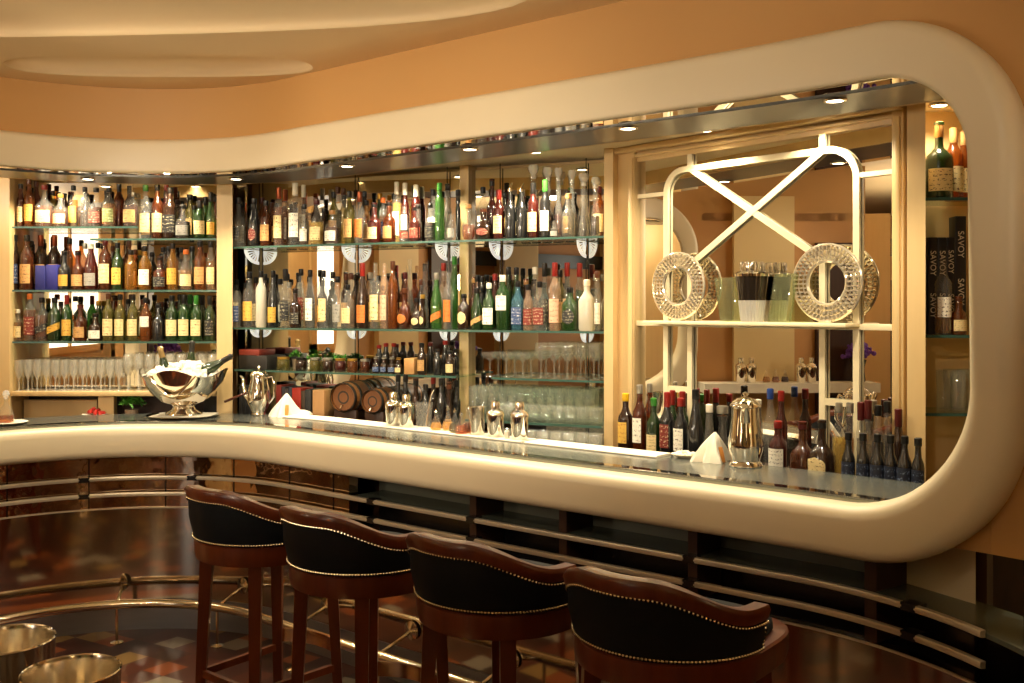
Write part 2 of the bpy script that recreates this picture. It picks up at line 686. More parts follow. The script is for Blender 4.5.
# glowing window added on the back wall for reflections, pillars, dark picture rail, door
wn_ = struct(MB().add(box(-7.9, -4.2, 1.0, -6.75, -4.17, 2.80)).build('added_window_1', principled('added_window_glow', lin((245, 240, 225)), 0.8, emis=(1.0, 0.95, 0.85), estr=3.2), smooth=False))
fm = MB()
for a in ((-7.98, 0.92, -7.9, 2.88), (-6.75, 0.92, -6.67, 2.88), (-7.98, 2.80, -6.67, 2.88), (-7.98, 0.92, -6.67, 1.0)):
    fm.add(box(a[0], -4.2, a[1], a[2], -4.12, a[3]))
fm.build('window_frame', m_post, wn_, smooth=False)
struct(MB().add(box(-8.5, -4.2, 2.42, -8.43, 7.2, 2.66)).build('trim_1', m_dark, smooth=False))
for i, (y0, y1) in enumerate(((2.6, 3.3), (0.2, 0.9), (-2.4, -1.6))):
    struct(MB().add(bbox(-8.5, y0, FZ, -8.25, y1, 2.975, 0.02)).build('trim_%d' % (i + 2), m_creamwall, smooth=False))
struct(MB().add(bbox(-8.5, 1.2, FZ, -8.44, 2.2, 2.1, 0.01)).build('door_1', m_wood2, smooth=False))
struct(MB().add(bbox(-4.6, -4.2, FZ, -3.4, -4.13, 2.2, 0.01)).build('door_2', m_dark, smooth=False))
struct(MB().add(bbox(-2.6, -4.2, 1.1, -1.7, -4.15, 2.4, 0.01)).build('trim_5', m_bluegreen, smooth=False))
struct(MB().add(bbox(-1.0, -4.2, FZ, 0.2, -4.13, 2.3, 0.01)).build('door_3', m_wood2, smooth=False))

# ------------------------------------------------------------------ wall that carries the bar opening
S0 = -1.3
ss = srange(S0, S_FIN + 1.5, 0.08)
struct(MB().add(sweep(rect(0.12, 0.18, 2.49, CZ + 0.02), ss)).build('wall_above_bar', m_peach, autosmooth=30))
struct(MB().add(sweep(rect(0.12, 0.18, 0.985, 2.49), srange(S0, 0.07))).build('wall_beside_bar', m_peach, autosmooth=30))
struct(MB().add(sweep(rect(0.12, 0.18, 0.985, 1.16), srange(0.071, 0.20))).build('wall_under_corner', m_peach, autosmooth=30))
struct(MB().add(sweep(rect(0.14, 0.20, FZ, 0.985), srange(S0, -0.02))).build('trim_6', principled('dark_mirror_dado', (0.018, 0.013, 0.010), 0.08, 0.3), autosmooth=30))
struct(MB().add(sweep(rect(0.12, 0.18, FZ, 2.56), srange(S_FIN - 0.10, S_FIN + 1.5))).build('wall_end_of_bar', noisy('tan_wall', lin((200, 150, 94)), lin((192, 142, 88)), 2, 0.6), autosmooth=30))

struct(MB().add(sweep(rect(0.06, 0.118, FZ, 2.70), [S_FIN + 0.32, S_FIN + 0.85])).build('trim_14', m_creamwall, smooth=False))
struct(MB().add(sweep(rect(0.07, 0.118, FZ, 2.30), [S_FIN + 1.05, S_FIN + 1.45])).build('door_4', m_wood2, smooth=False))
# ------------------------------------------------------------------ the big rounded surround of the opening
def rrect(s0, s1, z0, z1, r, rb, ns, nc, nz):
    """points round a rounded rectangle (rb: radius of the two lower corners), the same count for any size"""
    pts = []

    def seg(a, b, n):
        for i in range(n):
            t = i / n
            pts.append((a[0] + (b[0] - a[0]) * t, a[1] + (b[1] - a[1]) * t))

    def arc(c, r_, a0, n):
        for i in range(n):
            a = a0 + (pi / 2) * i / n
            pts.append((c[0] + r_ * cos(a), c[1] + r_ * sin(a)))
    seg((s0 + rb, z0), (s1 - rb, z0), ns)
    arc((s1 - rb, z0 + rb), rb, -pi / 2, nc)
    seg((s1, z0 + rb), (s1, z1 - r), nz)
    arc((s1 - r, z1 - r), r, 0, nc)
    seg((s1 - r, z1), (s0 + r, z1), ns)
    arc((s0 + r, z1 - r), r, pi / 2, nc)
    seg((s0, z1 - r), (s0, z0 + rb), nz)
    arc((s0 + rb, z0 + rb), rb, pi, nc)
    return pts


OUT = rrect(-0.045, S_FIN, 0.908, 2.676, 0.46, 0.50, 110, 18, 6)
INN = rrect(0.112, S_FIN - 0.15, 1.085, 2.488, 0.29, 0.42, 110, 18, 6)
v, f = [], []
n = len(OUT)
for k in range(n):
    s_i, z_i = INN[k]
    top_k = min(1.0, max(0.0, (z_i - 1.5) / 0.7))        # 1 along the top, 0 along the bottom
    near = min(1.0, max(0.0, 1.0 - (s_i - 0.135) / 0.25))   # 1 at the near upright
    r_in = 0.050 * (1 - top_k) + 0.014 * top_k
    r_out = 0.034 + 0.034 * near + 0.012 * (1 - top_k)
    ds, dz = OUT[k][0] - s_i, OUT[k][1] - z_i
    L_ = sqrt(ds * ds + dz * dz)
    sec = [(0.0, 0.105 * (1 - top_k) + 0.03 * top_k)]
    sec += [(r_in * (1 - cos(q)), r_in * (1 - sin(q))) for q in [radians(a) for a in (5, 25, 45, 65, 90)]]
    sec += [(L_ - r_out + r_out * sin(q), r_out * 1.15 * (1 - cos(q))) for q in [radians(a) for a in (0, 20, 40, 60, 75, 90)]]
    sec += [(L_, 0.125)]
    for (t, d) in sec:
        p = path(s_i + ds * t / L_, d)
        v.append((p.x, p.y, z_i + dz * t / L_))
PROF = sec
m = len(PROF)
for k in range(n):
    k2 = (k + 1) % n
    for j in range(m):
        j2 = (j + 1) % m
        f.append((k * m + j, k2 * m + j, k2 * m + j2, k * m + j2))
fr = mesh_obj('bar_surround', v, f, m_frame, autosmooth=70)
tag(fr, 'thick cream rounded frame sweeping around the whole opening of the bar', 'bar surround')

# soffit behind the surround: a mirror strip, then a brushed grey strip with downlights
sso = srange(0.16, S_FIN - 0.16, 0.07)
so = empty('bar_soffit', (*path(2.0, 0.25), 2.485))
tag(so, 'curved grey metal soffit with mirror edge above the bar counter', 'soffit')


def local(vf, o):
    L = o.location
    return [(p[0] - L.x, p[1] - L.y, p[2] - L.z) for p in vf[0]], vf[1]


MB().add(local(sweep(rect(0.028, 0.135, 2.484, 2.50), sso), so)).build('mirror_strip', m_mirror, so)
MB().add(local(sweep(rect(0.135, 0.46, 2.478, 2.50), sso), so)).build('metal_strip', m_greymetal, so)
fa = MB().add(local(sweep(rect(0.45, 0.475, 2.478, 2.56), sso), so)).build('fascia', m_post, so)

# inner ceiling of the bar
poly = [tuple(path(s, 0.46)) for s in srange(-0.4, S_FIN - 0.1, 0.15)]
poly = [(2.4, 2.9)] + poly + [(-4.2, 6.8), (-1.4, 6.8), (0.6, 6.0), (2.4, 4.6)]
struct(MB().add(prism(poly, 2.555, 2.60)).build('ceiling_over_bar', m_frame, smooth=False))

# ------------------------------------------------------------------ downlights (fixture + lamp)
DOWN = [(88, 178), (236, 178), (347, 165), (470, 148), (628, 127), (835, 99)]


def downlight(name, loc, label, power, r=0.04):
    t = empty(name, loc)
    tag(t, label, 'downlight', 'downlights over the bar')
    rm = [(r * 0.72, -0.001), (r * 0.8, -0.006), (r, -0.005), (r * 1.05, 0.0), (r * 0.9, 0.004)]
    MB().add(lathe(rm, 24, close=False)).build('trim_ring', m_steel, t)
    MB().add(lathe([(r * 0.74, -0.0035), (1e-4, -0.0045)], 24, close=False)).build('lens', m_lamp, t)
    return t


ORD = ['first', 'second', 'third', 'fourth', 'fifth', 'sixth', 'seventh', 'eighth', 'ninth', 'tenth', 'eleventh', 'twelfth', 'thirteenth', 'fourteenth',
       'fifteenth', 'sixteenth', 'seventeenth', 'eighteenth', 'nineteenth', 'twentieth', 'twenty-first', 'twenty-second', 'twenty-third', 'twenty-fourth',
       'twenty-fifth', 'twenty-sixth', 'twenty-seventh', 'twenty-eighth', 'twenty-ninth', 'thirtieth']
for i, (x, y) in enumerate(DOWN):
    Y = (2.48 - H) * 1000 / (306 - y)
    X = ray(x) * Y
    loc = Vector((X, Y, 2.476))
    downlight('downlight', loc, 'small round downlight in the grey soffit, %s from the left' % ORD[i], 0)
    spot('downlight_bulb', (X, Y, 2.46), (X + 0.03, Y + 0.10, 1.0), 46, 125, 0.7, 0.03, WARM2)
# second row over the shelves
ROW2 = [(60, 'L'), (160, 'L'), (295, 'M'), (400, 'M'), (535, 'M'), (705, 'P'), (815, 'P'), (935, 'N')]
for i, (x, w) in enumerate(ROW2):
    if w == 'L':
        p = LC.px(x, 0.34)
    elif w == 'M':
        p = BM.px(x, 0.36)
    elif w == 'P':
        p = PN.px(x, 0.12)
    else:
        p = Vector((1.70, 3.98))
    downlight('shelf_downlight', (p.x, p.y, 2.551), 'small round lamp in the cream ceiling over the shelves, %s from the left' % ORD[i], 0)
    spot('shelf_bulb', (p.x, p.y, 2.535), (p.x, p.y + 0.02, 1.0), {'L': 50, 'M': 74, 'P': 36, 'N': 12}[w], 140, 0.5, 0.03, WARM2)

# ------------------------------------------------------------------ added lounge fill lamps (outside the frame, seen in the mirrors)
def added_floor_lamp(loc, label):
    t = empty('added_floor_lamp', (loc[0], loc[1], FZ))
    tag(t, label, 'floor lamp', 'added lounge fill lamps')
    MB().add(lathe([(0.15, 0), (0.15, 0.02), (0.03, 0.04)], 24)).build('base', m_brass, t)
    MB().add(tube([(0, 0, 0.03), (0, 0, 1.75)], 0.012)).build('pole', m_brass, t)
    MB().add(lathe([(0.24, 1.62), (0.17, 2.0)], 28, close=False)).build('lamp_shade', m_shade, t)
    return t


for i, (x, y) in enumerate(FILL_LAMPS):
    added_floor_lamp((x, y), 'added brass floor lamp giving fill light, cream shade, %s' % ['beside the far end of the bar', 'near the back wall and window', 'near the back wall door', 'among the middle of the lounge', 'near the wall right of the bar'][i])
    point('fill_bulb', (x, y, FZ + 1.86), FILL_LAMP_POWER[i], 0.08, WARM)
for i, (x, y, p, tgt) in enumerate(FILL_SPOTS):
    spot('fill_spot', (x, y, CZ - 0.02), tgt, p, 58, 0.9, 0.08, WARM)
for (x, y, tgt, p) in FILL_UPLIGHT:
    spot('fill_uplight', (x, y, 2.02), tgt, p, 95, 1.0, 0.12, WARM)
spot('pillar_fill_spot', (-1.9, 2.6, CZ - 0.02), (-3.1, 4.3, 1.7), 70, 50, 0.8, 0.05, WARM)  # added fill spot, brightens the pillar reflected in the panel mirror

# ------------------------------------------------------------------ bar counter
ctr = empty('bar_counter', (*path(2.0, 0.3), 1.0))
tag(ctr, 'long curved zinc topped bar counter inside the cream surround', 'bar counter')
ssc = srange(0.16, S_FIN - 0.2, 0.07)
MB().add(local(sweep(rect(0.100, 0.54, 1.055, 1.10), ssc), ctr)).build('counter_top', m_zinc, ctr)
MB().add(local(sweep(rect(0.115, 0.165, 1.099, 1.1015), ssc), ctr)).build('mirror_inlay', m_mirror2, ctr)
MB().add(local(sweep(rect(0.42, 0.50, FZ, 1.055), ssc), ctr)).build('service_side', m_wood2, ctr)
CT = 1.10


def on_counter(x, y, z=CT):
    Y = (H - z) * 1000 / (y - 306)
    return Vector((ray(x) * Y, Y, z))


# white bar mats lying along the back edge of the counter
def s_of(p):
    p = Vector((p[0], p[1]))
    s = (p - P_END).dot(DIR)
    if s <= S_ARC:
        return s
    q = p - ARC_C
    return S_ARC + (atan2(q.y, q.x) - A0) * ARC_R


def sx_off(x, off):
    """s where the offset curve meets image column x (straight run)"""
    k = ray(x)
    P = P_END + NRM * off
    return (k * P.y - P.x) / (DIR.x - k * DIR.y)


for i, (xa, xb, lab) in enumerate(((302, 395, 'white folded bar runner beside the silver coffee pot'), (395, 527, 'white folded bar runner under the row of shakers'), (530, 662, 'white folded bar runner ending beside the small white dish'))):
    s0, s1 = sx_off(xb, 0.46), sx_off(xa, 0.46)
    r = MB().add(sweep([(0.415, CT + .0005), (0.535, CT + .0005), (0.537, CT + .006), (0.53, CT + .011), (0.42, CT + .011), (0.413, CT + .006)], srange(s0, s1))).build('bar_runner', m_white)
    tag(r, lab, 'bar runner', 'white runners along the counter')

# ------------------------------------------------------------------ lower front of the bar
lf = empty('bar_panelling', (*path(2.0, 0.3), FZ))
tag(lf, 'dark mirrored curved front of the bar below the cream surround', 'bar front')
S_T = (Vector((-0.93, 4.99)) - P_END).dot(DIR)      # tiles to the left of here, ledge to the right
S_R = S_BEND - 1.1
ssl = srange(S_R, S_FIN - 0.1, 0.06)
MB().add(local(sweep(rect(0.15, 0.21, 0.09, 0.605), ssl, fpath), lf)).build('steel_sheet', m_darksteel, lf)
MB().add(local(sweep(rect(0.145, 0.21, FZ, 0.088), ssl, fpath), lf)).build('plinth', noisy('brushed_plinth', (0.34, 0.34, 0.35), (0.26, 0.26, 0.27), 4, 0.36, 0.9, stretch=(1, 1, 8)), lf)
MB().add(local(sweep(rect(0.15, 0.21, 0.612, 0.96), srange(S_T, S_FIN - 0.1), fpath), lf)).build('tile_band', m_tilemirror, lf)
MB().add(local(sweep(rect(0.142, 0.15, 0.604, 0.612), ssl, fpath), lf)).build('sheet_edge', m_railmetal, lf)
# recess with its ledge
MB().add(local(sweep(rect(0.36, 0.40, 0.0, 0.77), srange(S_R, S_T - 0.0), fpath), lf)).build('recess_back', m_black, lf)
MB().add(local(sweep(rect(0.36, 0.40, 0.77, 0.96), srange(0.42, S_T - 0.0), fpath), lf)).build('ledge_back', principled('recess_grey', (0.16, 0.16, 0.12), 0.4, 0.0), lf)
led = MB()
cuts = [S_T - 0.02]
for x in (470, 560, 690, 862):
    k = ray(x)
    P = P_END + NRM * 0.14
    cuts.append((k * P.y - P.x) / (DIR.x - k * DIR.y))
cuts.append(S_R)
for i in range(len(cuts) - 1):
    a, b = cuts[i] - 0.012, cuts[i + 1] + 0.012
    MB().add(local(sweep(rect(0.125, 0.355, 0.770, 0.785), srange(b, a, 0.05), fpath), lf)).build('ledge_panel', m_darkglass, lf)
# upright dividers between the ledge panels
for s in cuts[1:-1]:
    MB().add(local(sweep(rect(0.16, 0.355, 0.612, 0.93), [s - 0.02, s + 0.02], fpath), lf)).build('divider', m_wood2, lf, smooth=False)
# tile joints
for i in range(9):
    s = S_T + 0.12 + i * 0.36
    MB().add(local(sweep(rect(0.147, 0.15, 0.612, 0.93), [s - 0.003, s + 0.003], fpath), lf)).build('tile_joint', m_black, lf, smooth=False)


def rail(name, z, label):
    t = empty(name, (*path(2.0, 0.13), z))
    tag(t, label, 'hand rail', 'flat rails along the bar front')
    gaps = [S_FIN - 0.15]
    for x in (84, 193, 372, 472, 690, 910):
        P = P_END + NRM * 0.12
        k = ray(x)
        s = (k * P.y - P.x) / (DIR.x - k * DIR.y)
        if s > S_ARC:
            best = min(srange(S_ARC, S_ARC2, 0.005), key=lambda q: abs(path(q, 0.12).x / path(q, 0.12).y - k))
            s = best
        if s < S_BEND:
            s = min(srange(S_R, S_BEND, 0.005), key=lambda q: abs(fpath(q, 0.12).x / fpath(q, 0.12).y - k))
        gaps.append(s)
    gaps.append(S_R + 0.38)
    for i in range(len(gaps) - 1):
        a, b = gaps[i] - 0.022, gaps[i + 1] + 0.022
        sec = [(0.108, z - 0.010), (0.125, z - 0.011), (0.126, z + 0.011), (0.108, z + 0.010), (0.105, z)]
        MB().add(local(sweep(sec, srange(b, a, 0.05), fpath), t)).build('rail_length', m_railmetal, t)
    for s in gaps[1:-1]:
        MB().add(local(sweep(rect(0.106, 0.16, z - 0.014, z + 0.012), [s - 0.026, s + 0.026], fpath), t)).build('bracket', m_black, t, smooth=False)
    return t


rail('hand_rail', 0.782, 'upper flat metal rail running along the bar front')
rail('hand_rail', 0.690, 'lower flat metal rail running along the bar front')

# cream end block under the surround
k = ray(975)
q1 = Vector((1.50, 3.235))
q0 = Vector((1.30, 3.62))
blk = MB().add(prism([(q0.x, q0.y), (q1.x, q1.y), (q1.x * 1.06, q1.y * 1.06), (q0.x + 0.2, q0.y + 0.1)], 0.70, 1.04)).build('trim_7', m_frame, smooth=False)
struct(blk)
MB().add(prism([(q0.x + .02, q0.y), (q1.x, q1.y + .01), (q1.x * 1.06, q1.y * 1.06), (q0.x + 0.2, q0.y + 0.1)], FZ, 0.70)).build('block_foot', m_black, blk, smooth=False)

# foot rail
ft = empty('foot_rail', (*path(2.0, 0.0), FZ))
tag(ft, 'long polished brass foot rail curving along the base of the bar', 'foot rail')
ssf = srange(S_R + 0.1, S_FIN - 0.2, 0.06)
MB().add(local(tube([(*fpath(s, -0.08), 0.13) for s in ssf], 0.024, 12), ft)).build('rail_tube', m_brass, ft)
bx = []
for k_ in range(9):
    s = 0.2 + k_ * 0.62
    a = fpath(s, -0.08)
    w = fpath(s, 0.15)
    b = MB()
    b.add(local(tube([(*a, 0.13), (*w, 0.19)], 0.009, 8), ft))
    stt = b.build('strut', m_brass, ft)
    c = fpath(s, 0.14)
    R_ = Matrix.Translation((c.x - ft.location.x, c.y - ft.location.y, 0.19 - ft.location.z)) @ Vector((NRM.x, NRM.y, 0)).to_track_quat('Z', 'Y').to_matrix().to_4x4()
    MB().add(lathe([(0.045, 0), (0.045, -0.006), (0.02, -0.014), (0.0001, -0.016)], 16), R_).build('flange', m_brass, stt)
    fp = MB().add(local(tube([(*a, FZ + 0.004), (*a, 0.125)], 0.008, 8), ft))
    fp.add(lathe([(0.035, 0.0), (0.035, 0.006), (0.01, 0.014)], 16), Matrix.Translation((a.x - ft.location.x, a.y - ft.location.y, 0)))
    fp.build('post', m_brass, ft)

# ------------------------------------------------------------------ back bar: mirrors, posts, counters
def prop_struct(name, vf, mat, **k):
    return struct(MB().add(vf).build(name, mat, **k))


mirror_l = MB().add(obox(LC, -0.3, 1.40, -0.02, 0.0, 1.235, 2.53)).build('mirror', m_mirror, smooth=False)
tag(mirror_l, 'mirror behind the bottles of the left hand cabinet', 'mirror')
mirror_m = MB().add(obox(BM, -0.155, 2.62, -0.02, 0.0, 1.0, 2.53)).build('mirror', m_mirror, smooth=False)
tag(mirror_m, 'wide mirror behind the long middle bottle shelves', 'mirror')

# posts
def post(name, x0, x1, line, off, z0=0.0, z1=2.555, mat=None):
    a, b = line.px(x0, off), line.px(x1, off)
    n_ = line.n
    pts = [tuple(a), tuple(b), tuple(b - n_ * (off + 0.06)), tuple(a - n_ * (off + 0.06))]
    return struct(MB().add(prism(pts, z0, z1)).build(name, mat or m_post, smooth=False))


struct(MB().add(prism([(-1.795, 6.08), (-1.705, 6.10), (-1.766, 6.33), (-1.83, 6.335)], 0.0, 2.555)).build('trim_8', m_post, smooth=False))
struct(MB().add(prism([(-3.45, 6.08), (-3.055, 6.08), (-3.06, 6.42), (-3.45, 6.42)], 0.0, 2.555)).build('trim_9', m_post, smooth=False))
post('trim_10', 459.5, 468.5, BM, 0.045)
pa = BM.px(604, 0.30)
pb_ = PN.px(613, 0.06)
pc_ = PN.px(621, 0.05)
struct(MB().add(prism([tuple(pa), tuple(pb_), tuple(pb_ + Vector((0.18, 0.25))), tuple(pa + Vector((0.13, 0.30)))], 0.0, 2.555)).build('trim_11', m_post, smooth=False))
PU0, PU1 = PN.u(614), PN.u(905)
MU0, MU1 = PN.u(635), PN.u(894)
# wooden panel with its mirror
pan = empty('wall_panel', (*PN.at(0.7), 1.0), PN.ang())
tag(pan, 'cream wooden wall panel framing a tall mirror behind the trellis', 'wall panel')
U0 = 0.7


def pbox(u0, u1, o0, o1, z0, z1, b=0.0):
    """in the panel's own frame: x along it, -y towards the bar, z from its base"""
    v, f = bbox(u0 - U0, -o1, z0 - 1.0, u1 - U0, -o0, z1 - 1.0, b) if b else box(u0 - U0, -o1, z0 - 1.0, u1 - U0, -o0, z1 - 1.0)
    return v, f


MB().add(pbox(MU0 - 0.02, MU1 + 0.02, -0.045, -0.03, 1.0, 2.485)).build('mirror_glass', m_mirror, pan, smooth=False)
MB().add(pbox(PU0, MU0 + 0.004, -0.05, 0.012, 1.0, 2.555, 0.004)).add(pbox(MU0 - 0.03, MU0 + 0.0, 0.0, 0.022, 1.0, 2.50, 0.006)).build('stile', m_post, pan, autosmooth=30)
MB().add(pbox(MU1 - 0.004, PU1, -0.05, 0.012, 1.0, 2.555, 0.004)).add(pbox(MU1 + 0.01, MU1 + 0.035, 0.0, 0.022, 1.0, 2.50, 0.006)).build('stile', m_post, pan, autosmooth=30)
MB().add(pbox(MU0, MU1, -0.05, -0.012, 2.478, 2.555, 0.003)).add(pbox(MU0, MU1, -0.02, 0.006, 2.500, 2.515, 0.004)).build('top_rail', m_post, pan, autosmooth=30)
MB().add(pbox(PU0, PU1, 0.0, 0.05, 2.525, 2.554, 0.008)).build('cornice', m_post, pan, autosmooth=30)

a_, b_ = PN.px(907, 0.035), PN.px(925.5, 0.035)
struct(MB().add(prism([tuple(a_), tuple(b_), tuple(b_ * 1.03), (b_.x * 1.03 + 0.005, 4.2), (a_.x + 0.05, a_.y + 0.25), tuple(a_ + Vector((0.03, 0.06)))], 0.0, 2.555)).build('trim_12', m_post, smooth=False))

# back counter top and fronts
line_pts = [(-3.2, 6.34), (-1.80, 6.34), tuple(BM.at(0.1, 0.0)), tuple(BM.at(2.40, 0.0)), tuple(PN.at(0.05, -0.05)), tuple(PN.at(1.50, -0.05)), (1.62, 4.14), (2.12, 4.10)]
front = [(2.12, 3.72), tuple(PN.at(1.60, 0.19)), tuple(PN.at(0.05, 0.24)), tuple(BM.at(2.25, 0.40)), tuple(BM.at(0.3, 0.28)), (-1.7, 6.10), (-3.2, 6.10)]
bc = MB().add(prism(line_pts + front, 0.965, 1.0)).build('back_counter', m_wood2, smooth=False)
tag(bc, 'low dark back counter below the mirrors and bottle shelves', 'back counter')
MB().add(sweep([(p_[0], p_[1]) for p_ in [(0, FZ), (1, FZ), (1, 0.965), (0, 0.965)]], list(range(len(front))), lambda s_, o_: Vector(front[s_]) + Vector((0.01, 0.03)) * (1 + o_))).build('cupboard_doors', m_wood2, bc, smooth=False)

downlight('added_service_downlight', (-3.45, 5.3, 2.551), 'added unseen fill lamp in the service passage behind the cabinet', 0)
point('service_fill_bulb', (-3.45, 5.3, 2.45), 16, 0.04, WARM2)  # added fill light, lightens what the mirrors reflect
# back walls that close the bar
struct(MB().add(obox(LC, -0.4, 1.38, -0.12, -0.07, 0.0, 2.6)).build('wall_cabinet_back', m_post, smooth=False))
struct(MB().add(obox(BM, -0.22, 2.7, -0.12, -0.07, 0.0, 2.6)).build('wall_mirror_back', m_post, smooth=False))
struct(MB().add(obox(PN, -0.2, 1.38, -0.16, -0.10, 0.0, 2.6)).build('wall_panel_back', m_post, smooth=False))
struct(MB().add(box(-3.95, 3.0, FZ, -3.88, 6.5, 2.6)).build('wall_service_left', m_post, smooth=False))
w2 = struct(MB().add(box(-3.88, 3.35, 1.40, -3.86, 4.60, 2.42)).build('window_2', principled('frosted_daylit_pane', lin((245, 240, 228)), 0.8, emis=(1.0, 0.94, 0.80), estr=2.0), smooth=False))
fm = MB()
for a in ((3.29, 1.34, 3.35, 2.48), (4.60, 1.34, 4.66, 2.48), (3.29, 2.42, 4.66, 2.48), (3.29, 1.34, 4.66, 1.40), (3.96, 1.40, 3.99, 2.42)):
    fm.add(box(-3.88, a[0], a[1], -3.84, a[2], a[3]))
fm.build('window_frame', m_post, w2, smooth=False)
# niche beyond the panel
struct(MB().add(prism([(1.60, 4.16), (2.4, 4.10), (2.4, 4.16), (1.60, 4.22)], 0.0, 2.6)).build('wall_niche', m_post, smooth=False))
struct(MB().add(prism([(2.15, 3.0), (2.20, 3.0), (2.20, 4.2), (2.15, 4.2)], 0.0, 2.6)).build('wall_niche_side', m_post, smooth=False))

# ------------------------------------------------------------------ shelves
SH_T = 0.010
SHELF_Z = {}


def shelf(line, u0, u1, o0, o1, z, label, round_end=False):
    t = empty('glass_shelf', (*line.at((u0 + u1) / 2, o0), z))
    tag(t, label, 'shelf', 'glass shelves of the back bar')
    if not round_end:
        vf = local(obox(line, u0, u1, o0, o1, z - SH_T, z), t)
        e = local(obox(line, u0, u1, o1, o1 + 0.003, z - SH_T - 0.001, z + 0.0005), t)
    else:
        pts = [(u1, o0), (u1, o1)] + [(u0 + 0.10 - 0.10 * sin(a), o0 + (o1 - o0) * cos(a) ** 0.8) for a in [radians(x) for x in range(0, 90, 10)]] + [(u0, o0)]
        P2 = [tuple(line.at(p[0], p[1])) for p in pts]
        vf = local(prism(P2, z - SH_T, z), t)
        pts2 = [(p[0] - 0.004, p[1] + 0.004) for p in pts[2:]]
        e = local(prism([tuple(line.at(p[0], p[1])) for p in pts[1:]] + [tuple(line.at(p[0], p[1])) for p in [(q[0] - .003, q[1] + .003) for q in pts[1:]][::-1]], z - SH_T - 0.001, z + 0.0005), t)
    MB().add(vf).build('shelf_glass', m_shelf, t, smooth=False)
    MB().add(e).build('front_edge', m_shelfedge, t, smooth=False)
    return t


LU0, LU1 = LC.u(12, 0.24) + 0.002, LC.u(217, 0.24)
LUm = LC.u(138, 0.24)
LUn = LC.u(90, 0.24)
ZL = [zof(226.5, 6.10), zof(238.5, 6.10), zof(290, 6.10), zof(341.5, 6.10), zof(391.5, 6.10)]
shelf(LC, LU0, LUm, 0.003, 0.24, ZL[0], 'short upper glass shelf at the left end of the cabinet')
shelf(LC, LUn, LU1, 0.003, 0.24, ZL[1], 'short glass shelf stepped just below the topmost one')
shelf(LC, LU0, LU1, 0.003, 0.24, ZL[2], 'second glass shelf of the cabinet, full of whisky bottles')
shelf(LC, LU0, LU1, 0.003, 0.24, ZL[3], 'third glass shelf of the cabinet, just above the wine glasses')
sl = MB().add(obox(LC, LU0, LU1, 0.002, 0.25, ZL[4] - 0.028, ZL[4], 0.003)).build('cabinet_shelf', m_post, autosmooth=30)
tag(sl, 'thick cream shelf of the cabinet carrying the wine glasses', 'shelf')
# cupboard below the cream shelf
cb_ = MB().add(obox(LC, LU0, LU1, 0.01, 0.03, 1.0, ZL[4] - 0.03)).build('open_cupboard', m_wood2, smooth=False)
tag(cb_, 'dark open back of the cabinet under the wine glass shelf', 'cabinet')

struct(MB().add(obox(LC, LC.u(98, 0.2), LC.u(114, 0.2), 0.15, 0.20, 1.0, ZL[4] - 0.03, 0.003)).build('trim_15', m_post, smooth=False))
struct(MB().add(obox(LC, LU0, LC.u(97, 0.1), 0.05, 0.10, 1.0, 1.165, 0.003)).build('trim_16', m_post, smooth=False))
MZ = [2.113, 1.618, 1.362]
MU_A, MU_B, MU_C, MU_D = BM.u(232, 0.24), BM.u(458, 0.24), BM.u(469, 0.24), BM.u(603.5, 0.27)
MA = 0.02
shelf(BM, BM.u(232, 0.24), MU_D, 0.05, 0.24, MZ[0], 'long top glass shelf across the middle mirror')
shelf(BM, BM.u(232, 0.24), MU_D, 0.05, 0.24, MZ[1], 'long second glass shelf across the middle mirror')
shelf(BM, BM.u(234, 0.24), BM.u(456, 0.24), 0.003, 0.24, MZ[2], 'third glass shelf left of the slim post, holding jars')
shelf(BM, BM.u(482, 0.24), MU_D, 0.003, 0.24, MZ[2], 'round ended glass shelf holding stemmed glasses', True)
shelf(BM, BM.u(470, 0.24), MU_D, 0.003, 0.30, 1.135, 'lowest glass shelf crowded with tumblers')
# hanging rods and fan brackets
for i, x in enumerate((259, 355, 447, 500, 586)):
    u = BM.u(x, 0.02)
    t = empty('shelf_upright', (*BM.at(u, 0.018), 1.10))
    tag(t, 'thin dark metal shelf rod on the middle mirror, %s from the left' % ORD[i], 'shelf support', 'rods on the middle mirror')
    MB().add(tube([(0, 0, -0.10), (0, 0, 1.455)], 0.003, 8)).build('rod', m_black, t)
    for z, ks in ((MZ[0], 1.0), (MZ[1], 0.62)):
        # quarter fan standing out from the mirror
        v, f = [], []
        R0, n_ = 0.145, 6
        hb = MB()
        dn = BM.n
        L0 = Vector((0, 0, z - 1.10 - SH_T - 0.002))

        def fp(o, h, w):
            c = dn * o + BM.d * w
            return (c.x, c.y, L0.z - h)
        for (r0, r1, split) in [(ks * a_, ks * b_, c_) for a_, b_, c_ in ((0.0, 0.045, False), (0.045, 0.115, True), (0.115, 0.145, False))]:
            for q in range(n_):
                a0_, a1_ = pi / 2 * q / n_, pi / 2 * (q + 1) / n_
                if split:
                    a1_ = a0_ + (a1_ - a0_) * 0.5
                vv_ = []
                for w in (-0.002, 0.002):
                    for (r_, a_) in ((r0, a0_), (r1, a0_), (r1, a1_), (r0, a1_)):
                        vv_.append(fp(r_ * cos(a_), r_ * sin(a_) * 0.62, w))
                hb.add((vv_, [(0, 1, 2, 3), (7, 6, 5, 4), (0, 4, 5, 1), (1, 5, 6, 2), (2, 6, 7, 3), (3, 7, 4, 0)]))
        hb.build('fan_bracket_plate', m_fan, t, smooth=False)

